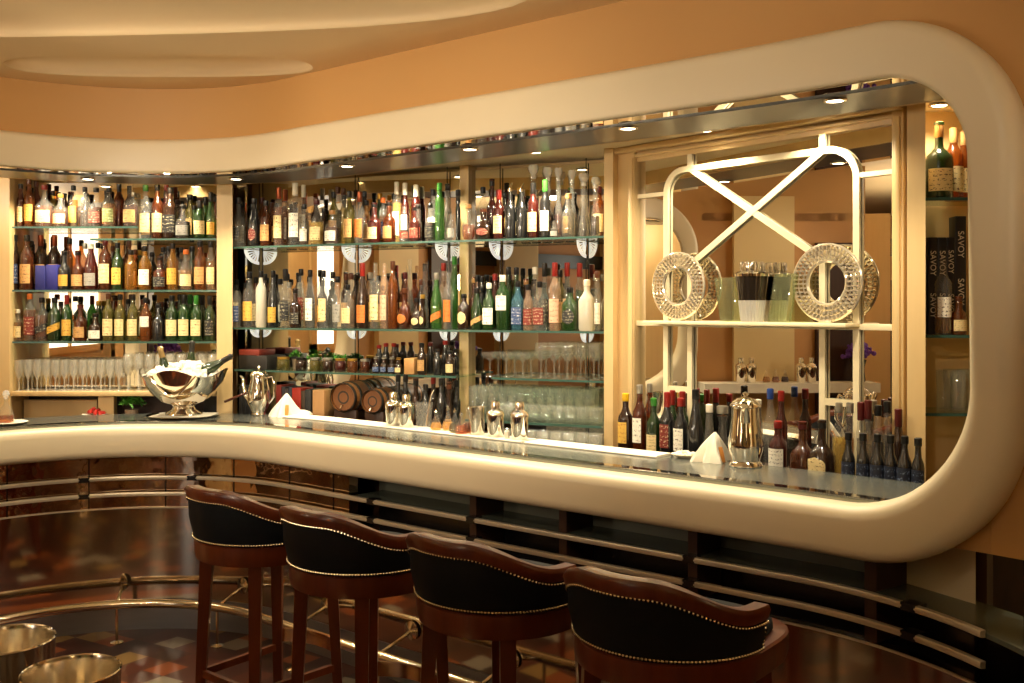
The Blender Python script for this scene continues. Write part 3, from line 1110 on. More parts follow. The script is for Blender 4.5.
# niche shelves
NL = Line((1.606, 4.155), (0.997, -0.075), (-0.075, -0.997))
NZ = [zof(198, 3.92), zof(335, 3.92), zof(413, 3.92)]
for z, lab in zip(NZ, ('upper glass shelf in the niche beyond the trellis panel', 'glass shelf in the niche under the dark boxes', 'lowest glass shelf in the niche beyond the panel')):
    shelf(NL, 0.0, 0.5, 0.002, 0.24, z, lab)

# ------------------------------------------------------------------ bottles
GL = {  # code: (word, tint, body, solid)
    'cl': ('clear', (0.96, 0.96, 0.94), (0.9, 0.88, 0.82), 0.05),
    'fr': ('frosted', (0.85, 0.82, 0.74), (0.80, 0.74, 0.60), 0.60),
    'am': ('amber', (0.88, 0.46, 0.14), (0.17, 0.052, 0.010), 0.40),
    'go': ('golden', (0.95, 0.68, 0.26), (0.30, 0.14, 0.022), 0.35),
    'da': ('dark amber', (0.60, 0.22, 0.05), (0.085, 0.020, 0.004), 0.5),
    'br': ('brown', (0.24, 0.10, 0.03), (0.026, 0.010, 0.004), 0.75),
    'bk': ('black', (0.05, 0.05, 0.05), (0.010, 0.010, 0.010), 0.97),
    'gr': ('green', (0.22, 0.42, 0.14), (0.020, 0.060, 0.012), 0.6),
    'dg': ('dark green', (0.14, 0.26, 0.06), (0.014, 0.035, 0.008), 0.75),
    'lg': ('bright green', (0.46, 0.68, 0.32), (0.045, 0.14, 0.03), 0.40),
    'ol': ('olive', (0.58, 0.54, 0.22), (0.13, 0.105, 0.022), 0.5),
    'rd': ('deep red', (0.45, 0.07, 0.03), (0.055, 0.008, 0.005), 0.7),
    'pk': ('pale pink', (0.96, 0.84, 0.72), (0.62, 0.44, 0.32), 0.2),
    'bl': ('blue', (0.40, 0.66, 0.74), (0.05, 0.15, 0.21), 0.45),
    'ye': ('yellow', (0.98, 0.86, 0.40), (0.80, 0.55, 0.08), 0.35),
    'gy': ('smoky', (0.66, 0.64, 0.58), (0.25, 0.23, 0.20), 0.25),
}
GL['liqg'] = ('golden', (1.0, 0.75, 0.30), (0.75, 0.42, 0.06), 0.45)
GL['liqa'] = ('amber', (1.0, 0.45, 0.12), (0.55, 0.14, 0.02), 0.45)
LB = {'cr': ('cream', (232, 208, 150), (90, 50, 20)), 'wh': ('white', (244, 238, 220), (80, 60, 50)), 'ye': ('yellow', (220, 176, 76), (150, 40, 20)),
      'bk': ('black', (26, 24, 22), (200, 190, 160)), 'rd': ('red', (120, 40, 28), (236, 220, 180)), 'or': ('orange', (204, 116, 44), (120, 30, 10)),
      'tn': ('tan', (196, 150, 90), (80, 40, 20)), 'bu': ('blue', (56, 76, 116), (220, 220, 220)), 'gy': ('grey', (150, 146, 136), (60, 60, 60)),
      'gd': ('gold', (206, 160, 60), (90, 50, 10)), 'gn': ('green', (116, 122, 66), (220, 220, 170)), 'pk': ('pink', (222, 176, 142), (140, 60, 40)),
      'nv': ('navy', (22, 30, 50), (110, 124, 150))}
CP = {'bk': ('black', (18, 16, 15)), 'rd': ('red', (140, 32, 24)), 'gd': ('gold', (206, 160, 70)), 'wh': ('white', (244, 236, 214)), 'or': ('orange', (206, 106, 40)),
      'gn': ('green', (50, 120, 40)), 'br': ('brown', (84, 44, 22)), 'si': ('silver', (190, 184, 170)), 'bl': ('blue', (40, 70, 140)), 'cp': ('copper', (150, 80, 50)),
      'cr': ('cork', (190, 140, 84)), 'ye': ('yellow', (230, 180, 30)), 'mr': ('maroon', (84, 22, 20))}


def bottle_profile(ty, r, h):
    nk = max(0.0125, min(0.016, r * 0.40))
    if ty == 'std':
        return [(r * .9, 0), (r, .012), (r, .60 * h), (r * .93, .655 * h), (r * .62, .715 * h), (nk * 1.15, .765 * h), (nk, .80 * h), (nk, .975 * h), (nk * .9, h)], .60 * h, .80 * h
    if ty == 'tall':
        return [(r * .9, 0), (r, .012), (r, .66 * h), (r * .9, .71 * h), (nk * 1.25, .78 * h), (nk, .82 * h), (nk, .975 * h), (nk * .9, h)], .66 * h, .82 * h
    if ty == 'slope':
        return [(r * .9, 0), (r, .012), (r, .44 * h), (r * .93, .52 * h), (r * .72, .62 * h), (nk * 1.3, .74 * h), (nk, .82 * h), (nk, .975 * h), (nk * .9, h)], .46 * h, .82 * h
    if ty == 'squat':
        return [(r * .92, 0), (r, .012), (r, .50 * h), (r * .92, .565 * h), (r * .6, .62 * h), (nk * 1.1, .67 * h), (nk, .72 * h), (nk, .96 * h), (nk * 1.2, .965 * h), (nk * 1.2, h)], .50 * h, .74 * h
    if ty == 'round':
        return [(r * .55, 0), (r * .8, .03 * h), (r * .97, .16 * h), (r, .28 * h), (r * .95, .40 * h), (r * .75, .52 * h), (r * .42, .60 * h), (nk, .68 * h), (nk, .96 * h), (nk * 1.2, h)], .44 * h, .72 * h
    if ty == 'dec':
        return [(r * .85, 0), (r, .02 * h), (r * .98, .22 * h), (r * .80, .40 * h), (r * .48, .54 * h), (nk * 1.1, .66 * h), (nk, .76 * h), (nk * 1.5, .84 * h), (nk * 1.5, .85 * h)], .34 * h, .80 * h
    if ty == 'cone':
        return [(r * .95, 0), (r, .012), (r * .9, .30 * h), (r * .62, .58 * h), (nk * 1.1, .82 * h), (nk, .86 * h), (nk, h)], .34 * h, .86 * h
    if ty == 'beer':
        return [(r * .9, 0), (r, .01), (r, .56 * h), (r * .9, .63 * h), (r * .55, .72 * h), (nk * .9, .82 * h), (nk * .82, .95 * h), (nk * .95, .955 * h), (nk * .95, h)], .56 * h, .86 * h
    if ty == 'jug':
        return [(r * .9, 0), (r, .012), (r, .54 * h), (r * .85, .60 * h), (nk * 1.6, .66 * h), (nk * 1.5, .90 * h), (nk * 1.6, h)], .54 * h, .80 * h
    raise KeyError(ty)


def gmat(code):
    w, t, b, s = GL[code]
    return glass('glass_' + code, t, b, s)


def patch(prof_r, z0, z1, half, shape='rect', nx=10, nz=6, lift=0.0012, sq=0.0):
    """label wrapped round the front (-y side) of a round body of radius prof_r"""
    v, f = [], []
    for j in range(nz + 1):
        t = j / nz
        z = z0 + (z1 - z0) * t
        hw = half
        if shape == 'oval':
            hw = half * sqrt(max(0.0, 1 - (2 * t - 1) ** 2)) + 0.01
        elif shape == 'arch' and t > 0.6:
            hw = half * sqrt(max(0.0, 1 - ((t - 0.6) / 0.4) ** 2)) * 0.98 + 0.01
        for i in range(nx + 1):
            a = -pi / 2 + hw * (2 * i / nx - 1)
            zz = z
            if shape == 'slant':
                zz = z + prof_r * 0.6 * (2 * i / nx - 1)
            c, s = cos(a), sin(a)
            q = 1.0
            if sq:
                e = 2 + 6 * sq
                q = 1 + (1.0 / ((abs(c) ** e + abs(s) ** e) ** (1 / e)) - 1) * 0.9
            v.append(((prof_r + lift) * c * q, (prof_r + lift) * s * q, zz))
    for j in range(nz):
        for i in range(nx):
            a = j * (nx + 1) + i
            f.append((a, a + 1, a + nx + 2, a + nx + 1))
    return v, f


LABELS = set()


def make_bottle(loc, rz, ty, r, h, g, lab, cap, label, group, extra=''):
    """one bottle: glass body, liquid in clear ones, paper label, cap or stopper"""
    gc, _, liq = g.partition(':')
    t = empty('bottle', loc, rz)
    tag(t, label, 'bottle', group)
    assert label not in LABELS, label
    LABELS.add(label)
    prof, zs, zn = bottle_profile(ty, r, h)
    sq = 0.55 if 'q' in extra else 0.0
    flat = 0.72 if 'f' in extra else 1.0
    MB().add(lathe(prof + [(1e-4, prof[-1][1])], 18, sq=sq, sqz=zs + 0.001, sy=flat)).build('glass_body', gmat(gc), t, autosmooth=50)
    if liq:
        lp = [(max(p[0] - 0.0035, 0.004), max(p[1], 0.006)) for p in prof if p[1] <= zs * (0.62 if 'l' in extra else 1.02)]
        top = zs * (0.62 if 'l' in extra else 1.0)
        lp = [p for p in lp if p[1] < top] + [(r - 0.004 if ty not in ('dec', 'cone', 'round') else lp[-1][0] * 0.93, top), (1e-4, top)]
        MB().add(lathe(lp, 14, sq=sq, sy=flat)).build('liquid', gmat(liq), t, autosmooth=50)
    if lab != '-':
        lc, _, shp = lab.partition('/')
        shape, lo, hi, half = 'rect', 0.20, 0.78, 1.0
        if shp == 'o':
            shape, lo, hi, half = 'oval', 0.25, 0.85, 0.75
        elif shp == 's':
            shape, lo, hi, half = 'slant', 0.35, 0.62, 1.3
        elif shp == 'b':
            lo, hi = 0.10, 0.45
        elif shp == 'h':
            lo, hi = 0.42, 0.95
        elif shp == 't':
            lo, hi = 0.55, 0.95
        elif shp == 'm':
            lo, hi, half = 0.35, 0.75, 0.9
        elif shp == 'f':
            lo, hi, half = 0.06, 0.97, 1.3
        elif shp == 'a':
            shape, lo, hi, half = 'arch', 0.48, 0.97, 0.9
        _, rgb, ink = LB[lc]
        rr = r
        if ty in ('round', 'dec', 'cone'):
            lo, hi = 0.30, 0.85
            rr = r * (1.0 if ty != 'cone' else 0.97)
        pv, pf = patch(rr, zs * lo, zs * hi, half, shape, sq=sq)
        pv = [(p[0], p[1] * flat, p[2]) for p in pv]
        MB().add((pv, pf)).build('label', label_mat(lc, lin(rgb), lin(ink)), t)
    if cap != '-':
        rn = prof[-2][0] if ty != 'squat' else prof[-3][0]
        if cap == 'st':
            MB().add(lathe([(rn * .6, .80 * h), (rn * .6, .86 * h), (rn * .9, .88 * h), (rn * 1.25, .93 * h), (rn * 1.05, .985 * h), (1e-4, h)], 14)).build('stopper', m_crystal, t)
        elif cap == 'po':
            MB().add(tube([(0, 0, h * .97), (0, 0, h * 1.04), (0.006, 0, h * 1.10), (0.016, 0, h * 1.15)], [0.010, 0.008, 0.005, 0.003], 8)).add(lathe([(rn * 1.25, .97 * h), (rn * 1.25, 1.02 * h), (0.004, 1.03 * h)], 12)).build('pourer', m_silver, t)
        else:
            w, rgb = CP[cap]
            z0 = h * (0.80 if 'c' in extra else 0.885)
            mm = principled('cap_' + cap, lin(rgb), 0.3, 0.8 if cap in ('gd', 'si', 'cp') else 0.0)
            MB().add(lathe([(rn + .0012, z0), (rn + .0022, z0 + .002), (rn + .0022, h - .001), (rn * .8, h + .002), (1e-4, h + .002)], 14)).build('cap', mm, t, autosmooth=40)
    return t


PLACED = []


def fit(x, y, z, r):
    for (a, b, c, q) in PLACED:
        if abs(c - z) < 0.05:
            r = min(r, max(0.55 * r, math.hypot(a - x, b - y) - q * 1.02 - 0.001))
    return r


def free(x, y, z, r):
    return all(abs(c - z) > 0.05 or math.hypot(a - x, b - y) > q * 1.04 + r for (a, b, c, q) in PLACED)


def words_of(g, lab, cap):
    gc, _, liq = g.partition(':')
    w = [GL[gc][0] + ' bottle']
    if liq and gc == 'cl':
        w = ['clear bottle of %s spirit' % GL[liq][0]] if False else ['clear ' + GL[liq][0] + ' bottle']
    if lab != '-':
        w.append(LB[lab.partition('/')[0]][0] + ' label')
    if cap == 'st':
        w.append('glass stopper')
    elif cap == 'po':
        w.append('silver pourer')
    elif cap != '-':
        w.append(CP[cap][0] + ' cap')
    return ', '.join(w)


def bottle_row(items, line, zfun, ox, oy, sc, offs, where, group, counters):
    """items: cx top w type glass label cap [row] [extra], measured in a crop at ox, oy and scale sc"""
    for it in items.strip().splitlines():
        it = it.split('#')[0].split()
        if not it:
            continue
        cx, top, w = (float(q) for q in it[:3])
        ty, g, lab, cap = it[3:7]
        row = it[7] if len(it) > 7 else 'f'
        ex = it[8] if len(it) > 8 else ''
        x, yt, wpx = ox + cx / sc, oy + top / sc, w / sc
        off = offs['f' if row == 'f' else 'b']
        p = line.px(x, off)
        z = zfun(x)
        ztop = zof(yt, p.y)
        h = max(0.09, ztop - z)
        if cap == 'po':
            h /= 1.12
        r = fit(p.x, p.y, z, wpx / 1000 * p.y / 2 * 0.98)
        PLACED.append((p.x, p.y, z, r))
        key = where + row
        counters[key] = counters.get(key, 0) + 1
        pos = ORD[counters[key] - 1]
        label = '%s, %s %s, %s' % (words_of(g, lab, cap), pos, 'front' if row == 'f' else 'behind', where)
        face = atan2(line.n.y, line.n.x) + pi / 2 + random.uniform(-0.15, 0.15)
        # turn the label a little towards the room
        make_bottle((p.x, p.y, z + 0.0008), face, ty, r, h, g, lab, cap, label, group, ex)


CNT = {}
OF = {'f': 0.185, 'b': 0.085}

bottle_row('''
62 128 30 std am cr br b
92 108 32 std da cr bk
130 85 50 std am ye br f
162 95 38 std da - br b
198 112 66 squat cl:am cr rd f q
270 152 66 squat cl:am cr gd f
327 115 42 tall cl:go ye bk b
378 122 44 tall cl - bk f
428 125 54 squat cl:da rd bk f q
485 125 50 std cl:go gn bk f q
530 102 44 std da - bk b c
583 105 66 squat cl:da tn - f
''', LC, lambda x: ZL[0], 0, 160, 4.45, OF, 'topmost cabinet shelf', 'bottles on the topmost cabinet shelf', CNT)
bottle_row('''
648 112 54 std cl cr gn f
700 110 52 std da cr bk f
740 108 40 std rd cr rd b
757 125 58 std br bk bk f q
815 200 58 squat cl:br gy bk f q
864 205 22 std dg - bk b
890 182 56 std gr cr bk f c
915 165 34 slope gr - bk b c
938 145 42 slope gr ye bk f c
963 165 26 std am cr bk b
''', LC, lambda x: ZL[1], 0, 160, 4.45, OF, 'stepped cabinet shelf', 'bottles on the stepped cabinet shelf', CNT)
bottle_row('''
68 335 34 std br bu bk f
86 352 24 std bk - bk b
120 335 58 std da tn bk f
140 362 24 std bk - bk b
182 335 56 std br tn cp b c
243 335 54 std br tn cp b c
286 405 54 squat bk gd bk f
310 350 48 std am - bk b
347 405 56 squat da tn bk f
405 372 60 slope rd gy wh f
468 355 52 tall da cr mr f
523 370 50 std dg ye bk f
575 360 40 std am - br b
582 402 54 std go - bk f
602 400 30 std am cr br b
645 385 54 std go wh bk f
677 412 40 std bk - bk b
712 430 60 squat da bk bk f
750 385 30 std br - bk b
768 372 50 std go gd bk f
828 400 56 squat cl:go cr or f
856 385 34 std dg - bk b
890 362 52 std am tn bk f
938 365 40 std cl:go cr bk f
''', LC, lambda x: ZL[2], 0, 160, 4.45, OF, 'second cabinet shelf', 'bottles on the second cabinet shelf', CNT)
bottle_row('''
80 132 42 std cl:go cr wh f
133 62 54 tall cl:am rd or f
187 80 52 std cl:am bk/s bk f q
243 80 54 std dg gd/s bk f q
298 68 46 std gr ye rd f c
358 110 58 squat da tn mr f
425 150 60 squat br wh bk f
482 62 50 std ol cr br f
535 65 48 std ol cr bk f
592 65 50 std ol cr bk f
648 80 50 std am wh/t bk f
705 105 52 squat bk - bk f
765 70 54 std dg cr bk f
800 66 34 std gr - bk b
818 66 52 std gr cr bk f c
846 66 34 std lg - gn b c
873 70 50 std gr cr gn f c
900 74 32 std dg - bk b c
933 72 44 std dg bk bk f c
''', LC, lambda x: ZL[3], 0, 280, 4.45, OF, 'third cabinet shelf', 'bottles on the third cabinet shelf', CNT)

OM = {'f': 0.19, 'b': 0.10}
Z0 = lambda x: MZ[0]
Z1 = lambda x: MZ[1]
bottle_row('''
95 245 72 squat cl bk/o bk f
175 250 64 slope bk rd/o bk f
235 260 58 std da tn bk f
265 272 40 std am cr br b
302 192 56 tall cl:am cr cp f c
335 205 40 tall cl:go wh cp b c
385 170 66 tall cl wh wh f c
427 180 44 tall cl wh wh b c
432 280 72 squat cl:da wh bk f l
495 255 72 squat cl:ye cr mr f
532 300 40 std br - bk b
575 310 78 squat cl:da wh cr f
603 190 40 tall cl - br b
632 198 40 tall cl:ye - br b
662 212 58 std ol tn bk f
715 215 58 std cl or cp f c
750 260 44 std go cr bk b
790 272 72 squat rd cr bk f
835 245 44 std cl:go bu or b
866 262 66 squat da tn bk f
905 165 50 tall cl:ye wh wh b c
947 170 44 std rd wh wh b c
945 290 58 cone cl:br rd - f
1000 290 66 squat rd rd bk f
''', BM, Z0, 220, 150, 5.12, OM, 'top mirror shelf left of post', 'bottles on the top mirror shelf', CNT)
bottle_row('''
30 180 50 tall rd - wh b c
42 280 62 squat cl:da rd bk f
104 275 58 squat cl:br bk bk f
152 170 64 tall lg - gn f
192 175 44 squat gy - bk b
216 330 46 std cl gy - f
246 205 26 std bk - bk b
''', BM, Z0, 410, 150, 5.12, OM, 'top mirror shelf just before post', 'bottles on the top mirror shelf', CNT)
bottle_row('''
300 280 76 round cl:am - cr f f
375 302 104 round br rd/o br f f
420 150 56 squat rd - bk b
455 205 58 std rd cr rd f c
512 176 58 std bk - po f
570 178 56 std bk - po f
632 72 80 dec cl:rd - st b
630 170 58 std rd cr bk f c
692 155 54 std bk wh gn f c
705 85 70 dec cl:br - st b
760 88 60 dec cl:rd - st b
740 365 44 squat gy gy - f
812 225 74 squat gy - cr f
830 100 50 dec cl:gy - st b
890 118 84 dec cl:br - st b
895 235 66 cone gy - - f
950 135 66 dec cl:br - st f
''', BM, Z0, 410, 150, 5.12, OM, 'top mirror shelf right of post', 'bottles on the top mirror shelf', CNT)
bottle_row('''
85 235 50 tall cl bu bk f
150 165 66 std cl ye bk f
210 160 56 tall fr - bk f
272 158 54 slope bk gd bk f
335 150 60 std cl bk bk f c
386 250 60 squat br bk bk f
415 150 44 tall cl rd bk b
462 155 52 tall cl wh bk f
530 158 54 tall cl cr bk f
578 165 40 std cl - bk b
602 188 52 std cl gy bk f
655 230 54 std cl cr bk f q
672 172 42 std cl:go - br b
730 120 62 slope br or rd f c
770 168 34 std cl:go gd si b
795 118 58 tall cl cr - f
842 120 48 tall pk pk - f
885 110 52 tall am - br f
945 250 76 round da or/o br f
972 100 50 cone cl - - b
1008 300 60 round br cr/o bk f
''', BM, Z1, 220, 240, 5.12, OM, 'second mirror shelf left of post', 'bottles on the second mirror shelf', CNT)
bottle_row('''
65 280 70 round br cr/o gd f
75 130 46 cone cl - - b
135 170 60 slope lg or/s si f
172 120 40 std pk - rd b
195 165 48 tall cl or - f
228 85 40 tall lg - gn b
''', BM, Z1, 410, 240, 5.12, OM, 'second mirror shelf just before post', 'bottles on the second mirror shelf', CNT)
bottle_row('''
276 278 68 std br cr/o bk f
345 182 42 std br - bk b
343 250 64 slope dg tn/s bk f
368 185 40 std bk - bk b
405 222 58 std gr wh wh f q
436 175 42 std rd - rd b
475 182 72 tall gr wh/t wh f
505 140 40 std dg - bk b
545 142 40 std gr - bk b
552 212 58 std bl bu bk f q
605 230 54 std pk rd bk f
640 140 40 tall cl - wh b
665 215 62 std cl rd bk f q
690 120 40 std cl bk bk b c
742 118 62 std pk pk rd f c
805 118 44 std cl pk rd b c
820 245 78 std gr bk/o bk f q
868 120 46 std cl:gr - rd b c
906 205 78 std fr - wh f q
960 160 34 std cl wh br f
''', BM, Z1, 410, 240, 5.12, OM, 'second mirror shelf right of post', 'bottles on the second mirror shelf', CNT)
FILL = [('std', 'cl', 'wh', 'bk'), ('std', 'da', 'cr', 'bk'), ('tall', 'cl', '-', 'si'), ('std', 'br', 'tn', 'br'), ('std', 'bk', 'gd', 'bk'), ('slope', 'dg', 'cr', 'gd'),
        ('std', 'am', 'cr', 'mr'), ('tall', 'cl', 'cr', 'bk'), ('squat', 'da', '-', 'cr'), ('std', 'cl:go', 'wh', 'br'), ('slope', 'br', '-', 'bk'), ('std', 'ol', 'tn', 'bk')]


def filler(line, x0, x1, n, z, h0, h1, where, group, off=0.055):
    k_ = 0
    for i in range(n * 4):
        x = random.uniform(x0, x1)
        ty, g, lab, cap = FILL[random.randrange(len(FILL))]
        p = line.px(x, off)
        r = random.uniform(.029, .034)
        if not free(p.x, p.y, z, r) or k_ >= n:
            continue
        PLACED.append((p.x, p.y, z, r))
        label = '%s, %s placed rearmost, %s' % (words_of(g, lab, cap), ORD[k_], where)
        k_ += 1
        make_bottle((p.x, p.y, z + .0008), atan2(line.n.y, line.n.x) + pi / 2, ty, r, random.uniform(h0, h1), g, lab, cap, label, group)


filler(BM, 236, 455, 16, MZ[0], .27, .33, 'top mirror shelf left of post', 'bottles on the top mirror shelf')
filler(BM, 474, 600, 7, MZ[0], .26, .32, 'top mirror shelf right of post', 'bottles on the top mirror shelf')
filler(BM, 236, 455, 17, MZ[1], .27, .34, 'second mirror shelf left of post', 'bottles on the second mirror shelf')
filler(BM, 474, 600, 10, MZ[1], .26, .34, 'second mirror shelf right of post', 'bottles on the second mirror shelf')
filler(LC, 16, 134, 8, ZL[0], .22, .27, 'topmost cabinet shelf', 'bottles on the topmost cabinet shelf', 0.04)
filler(LC, 142, 214, 6, ZL[1], .25, .30, 'stepped cabinet shelf', 'bottles on the stepped cabinet shelf', 0.04)
filler(LC, 16, 214, 15, ZL[2], .24, .30, 'second cabinet shelf', 'bottles on the second cabinet shelf', 0.04)
filler(LC, 16, 214, 14, ZL[3], .24, .29, 'third cabinet shelf', 'bottles on the third cabinet shelf', 0.04)
# dark bottles crowding the third shelf before the post and those in front of the panel
bottle_row('''
60 120 46 std br tn bk f
105 115 40 std bk - mr b
140 150 44 std bk - bk f
180 108 40 std bk - rd b
205 160 46 std br cr bk f
235 150 36 std bk - bk b
''', BM, lambda x: MZ[2], 410, 320, 5.12, OM, 'third shelf before post', 'dark bottles on the third mirror shelf', CNT)
bottle_row('''
815 130 40 std bk - rd b
850 120 40 std bk - rd b
890 120 40 std br - rd b
800 190 40 squat br bu si f
840 190 40 squat br bu si f
880 192 40 squat br bu si f
915 210 40 squat br cr gd f
''', BM, lambda x: MZ[2], 220, 320, 5.12, OM, 'third shelf beside the jars', 'small bottles beside the jars', CNT)

OP = {'f': 0.15, 'b': 0.06}
ZB = lambda x: 1.0
bottle_row('''
82 300 50 std br ye/h ye f
127 272 46 std da wh/h si f
160 268 42 std da - si b
172 315 46 std dg cr/m gn f
215 296 48 std bk rd/h rd f c
232 290 36 std gr - rd b c
258 315 46 std bk wh/h rd f
264 294 40 std gr - rd b c
306 288 52 slope bk - bk f
350 335 50 cone gy - wh f
392 340 60 dec gy - si b
545 285 42 std cl - bl b
''', PN, ZB, 600, 300, 3.2, OP, 'back counter left of the jug', 'bottles standing on the back counter', CNT)
bottle_row('''
580 292 44 std rd - rd b
570 388 60 std rd wh/h rd f
648 390 68 squat da - mr f q
710 385 72 squat br cr/a bk f q
765 330 48 std cl:ye - si b
800 330 46 std cl:go - si b
835 328 34 std cl:gy - mr b c
858 322 36 std cl - mr b c
890 338 42 std cl:br - bk b
920 325 40 std cl:br - bk b
955 350 42 std br - mr b c
''', PN, ZB, 600, 300, 3.2, OP, 'back counter right of the jug', 'bottles standing on the back counter', CNT)
bottle_row('''
795 425 42 beer bk nv/f bk f
842 428 42 beer bk nv/f bk f
888 430 46 beer bk nv/f bk f
931 433 42 beer bk nv/f bk f
975 436 48 beer bk nv/f bk f
1018 443 40 beer bk nv/f bk f
''', PN, ZB, 600, 300, 3.2, {'f': 0.165, 'b': 0.165}, 'back counter row of small beers', 'small dark beer bottles', CNT)
# niche bottles
bottle_row('''
196 72 60 squat dg cr cr f c
228 85 40 std am cr cr b c
250 92 40 std am cr cr b c
''', NL, lambda x: NZ[0], 850, 90, 2.2, {'f': 0.15, 'b': 0.09}, 'upper niche shelf', 'bottles in the niche', CNT)
bottle_row('''
205 372 36 tall cl:go wh/m - f l
240 455 40 squat am cr br f
''', NL, lambda x: NZ[1], 850, 90, 2.2, {'f': 0.20, 'b': 0.19}, 'niche shelf with boxes', 'bottles in the niche', CNT)

# ------------------------------------------------------------------ gift boxes with the hotel's name
m_boxblack = principled('box_black', (0.014, 0.013, 0.013), 0.35)
m_boxtext = principled('box_text', lin((220, 206, 176)), 0.4)


def text_part(body, size, parent, loc, rot, mat, name='lettering'):
    cu = bpy.data.curves.new(name, 'FONT')
    cu.body = body
    cu.size = size
    cu.align_x = 'CENTER'
    cu.align_y = 'CENTER'
    cu.extrude = 0.0003
    tmp = bpy.data.objects.new('tmp_text', cu)
    COL.objects.link(tmp)
    bpy.context.view_layer.update()
    me = bpy.data.meshes.new_from_object(tmp.evaluated_get(bpy.context.evaluated_depsgraph_get()))
    bpy.data.objects.remove(tmp)
    me.materials.clear()
    me.materials.append(mat)
    o = bpy.data.objects.new(name, me)
    o.parent = parent
    o.location = loc
    o.rotation_euler = rot
    COL.objects.link(o)
    return o


def gift_box(loc, w, d, h, label, texts, rz):
    t = empty('gift_box', loc, rz)
    tag(t, label, 'gift box', 'tall dark gift boxes in the niche')
    MB().add(bbox(-w / 2, -d / 2, 0, w / 2, d / 2, h, 0.002)).build('carton', m_boxblack, t, autosmooth=30)
    for (tx, tz, sz) in texts:
        text_part('SAVOY', sz, t, (tx, -d / 2 - 0.0006, tz), (pi / 2, pi / 2, 0), m_boxtext)
    return t


gx = []
for i, (x0, x1, top, off, lab, tx) in enumerate((
        (925.5, 934.5, 238, 0.105, 'tall dark gift box lettered SAVOY, left of the three in the niche', ((0, 0.285, 0.032), (0, 0.115, 0.032))),
        (935.0, 943.5, 238, 0.105, 'tall dark gift box lettered SAVOY, middle of the three in the niche', ((0, 0.285, 0.032), (0, 0.115, 0.032))),
        (944.0, 951.5, 238, 0.105, 'tall dark gift box lettered SAVOY, just behind the pale whisky bottle', ((0, 0.290, 0.030), (0, 0.115, 0.030))),
        (952.0, 963.0, 217, 0.105, 'tallest dark gift box lettered SAVOY, beside the surround', ((0, 0.36, 0.034), (0, 0.17, 0.034))))):
    a, b = NL.px(x0, off), NL.px(x1, off)
    c = (a + b) / 2
    w = (b - a).length
    gift_box((c.x, c.y, NZ[1] + 0.0005), w, 0.07, zof(top, c.y) - NZ[1], lab, tx, NL.ang())

# ------------------------------------------------------------------ glasses
def profile_wine(h, r):
    return [(0.5 * r + .011, 0), (0.5 * r + .011, .002), (.006, .006), (.004, .30 * h), (.006, .48 * h), (.6 * r, .55 * h), (.95 * r, .68 * h), (r, .78 * h), (.86 * r, h)]


def profile_flute(h, r):
    return [(.026, 0), (.026, .002), (.005, .006), (.004, .36 * h), (.010, .42 * h), (.8 * r, .56 * h), (r, .75 * h), (.92 * r, h)]


def profile_coupe(h, r):
    return [(.032, 0), (.032, .002), (.005, .006), (.004, .60 * h), (.010, .66 * h), (.7 * r, .74 * h), (r, .90 * h), (r, h)]


def profile_tumbler(h, r):
    return [(.86 * r, 0), (.92 * r, .004), (r, h), (.955 * r, h), (.86 * r, .012), (1e-4, .010)]


def glass_mesh(name, prof, mat, seg=16):
    v, f = lathe(prof, seg, close=False)
    me = bpy.data.meshes.new(name)
    me.from_pydata(v, [], f)
    for p in me.polygons:
        p.use_smooth = True
    me.materials.append(mat)
    return me


m_stem = glass('stemware_glass', (0.96, 0.96, 0.94), (0.98, 0.94, 0.86), 0.20, ior=1.7)
m_stem2 = glass('barware_glass', (0.94, 0.95, 0.92), (0.85, 0.84, 0.76), 0.07, ior=1.7)
ME = {
    'wine_glass': glass_mesh('wine_glass', profile_wine(0.215, 0.030), m_stem),
    'port_glass': glass_mesh('port_glass', profile_flute(0.19, 0.026), m_stem),
    'coupe_glass': glass_mesh('coupe_glass', profile_coupe(0.135, 0.043), m_stem2),
    'balloon_glass': glass_mesh('balloon_glass', profile_wine(0.19, 0.035), m_stem2),
    'highball_glass': glass_mesh('highball_glass', profile_tumbler(0.165, 0.030), m_stem2),
    'tumbler': glass_mesh('tumbler', profile_tumbler(0.092, 0.040), m_stem2),
}


def put_glass(kind, x, y, z, label, group, sc=1.0):
    o = bpy.data.objects.new(kind, ME[kind])
    o.location = (x, y, z + 0.0005)
    o.rotation_euler = (0, 0, random.uniform(0, 6))
    o.scale = (1, 1, sc)
    COL.objects.link(o)
    tag(o, label, 'glass', group)
    return o


for r_, off in enumerate((0.20, 0.13, 0.06)):
    n_ = 12
    for i in range(n_):
        x = 19 + i * 9.1 + (r_ == 1) * 4
        if x > 122:
            continue
        p = LC.px(x, off)
        put_glass('port_glass', p.x, p.y, ZL[4], 'small stemmed port glass, %s in the %s row on the cream cabinet shelf' % (ORD[i], ('front', 'middle', 'back')[r_]), 'port glasses on the cream shelf')
for r_, off in enumerate((0.19, 0.08)):
    for i in range(9):
        x = 128 + i * 10.6 + r_ * 2
        p = LC.px(x, off)
        put_glass('wine_glass', p.x, p.y, ZL[4], 'taller wine glass, %s in the %s row behind the silver ice bowl' % (ORD[i], ('front', 'back')[r_]), 'wine glasses on the cream shelf', 1.05)
for i in range(6):
    x = 490 + i * 8.2
    p = BM.px(x, 0.17 if i % 2 == 0 else 0.09)
    put_glass('coupe_glass', p.x, p.y, MZ[2], 'small shallow coupe glass, %s from the rounded end of the shelf' % ORD[i], 'coupes on the round ended shelf')
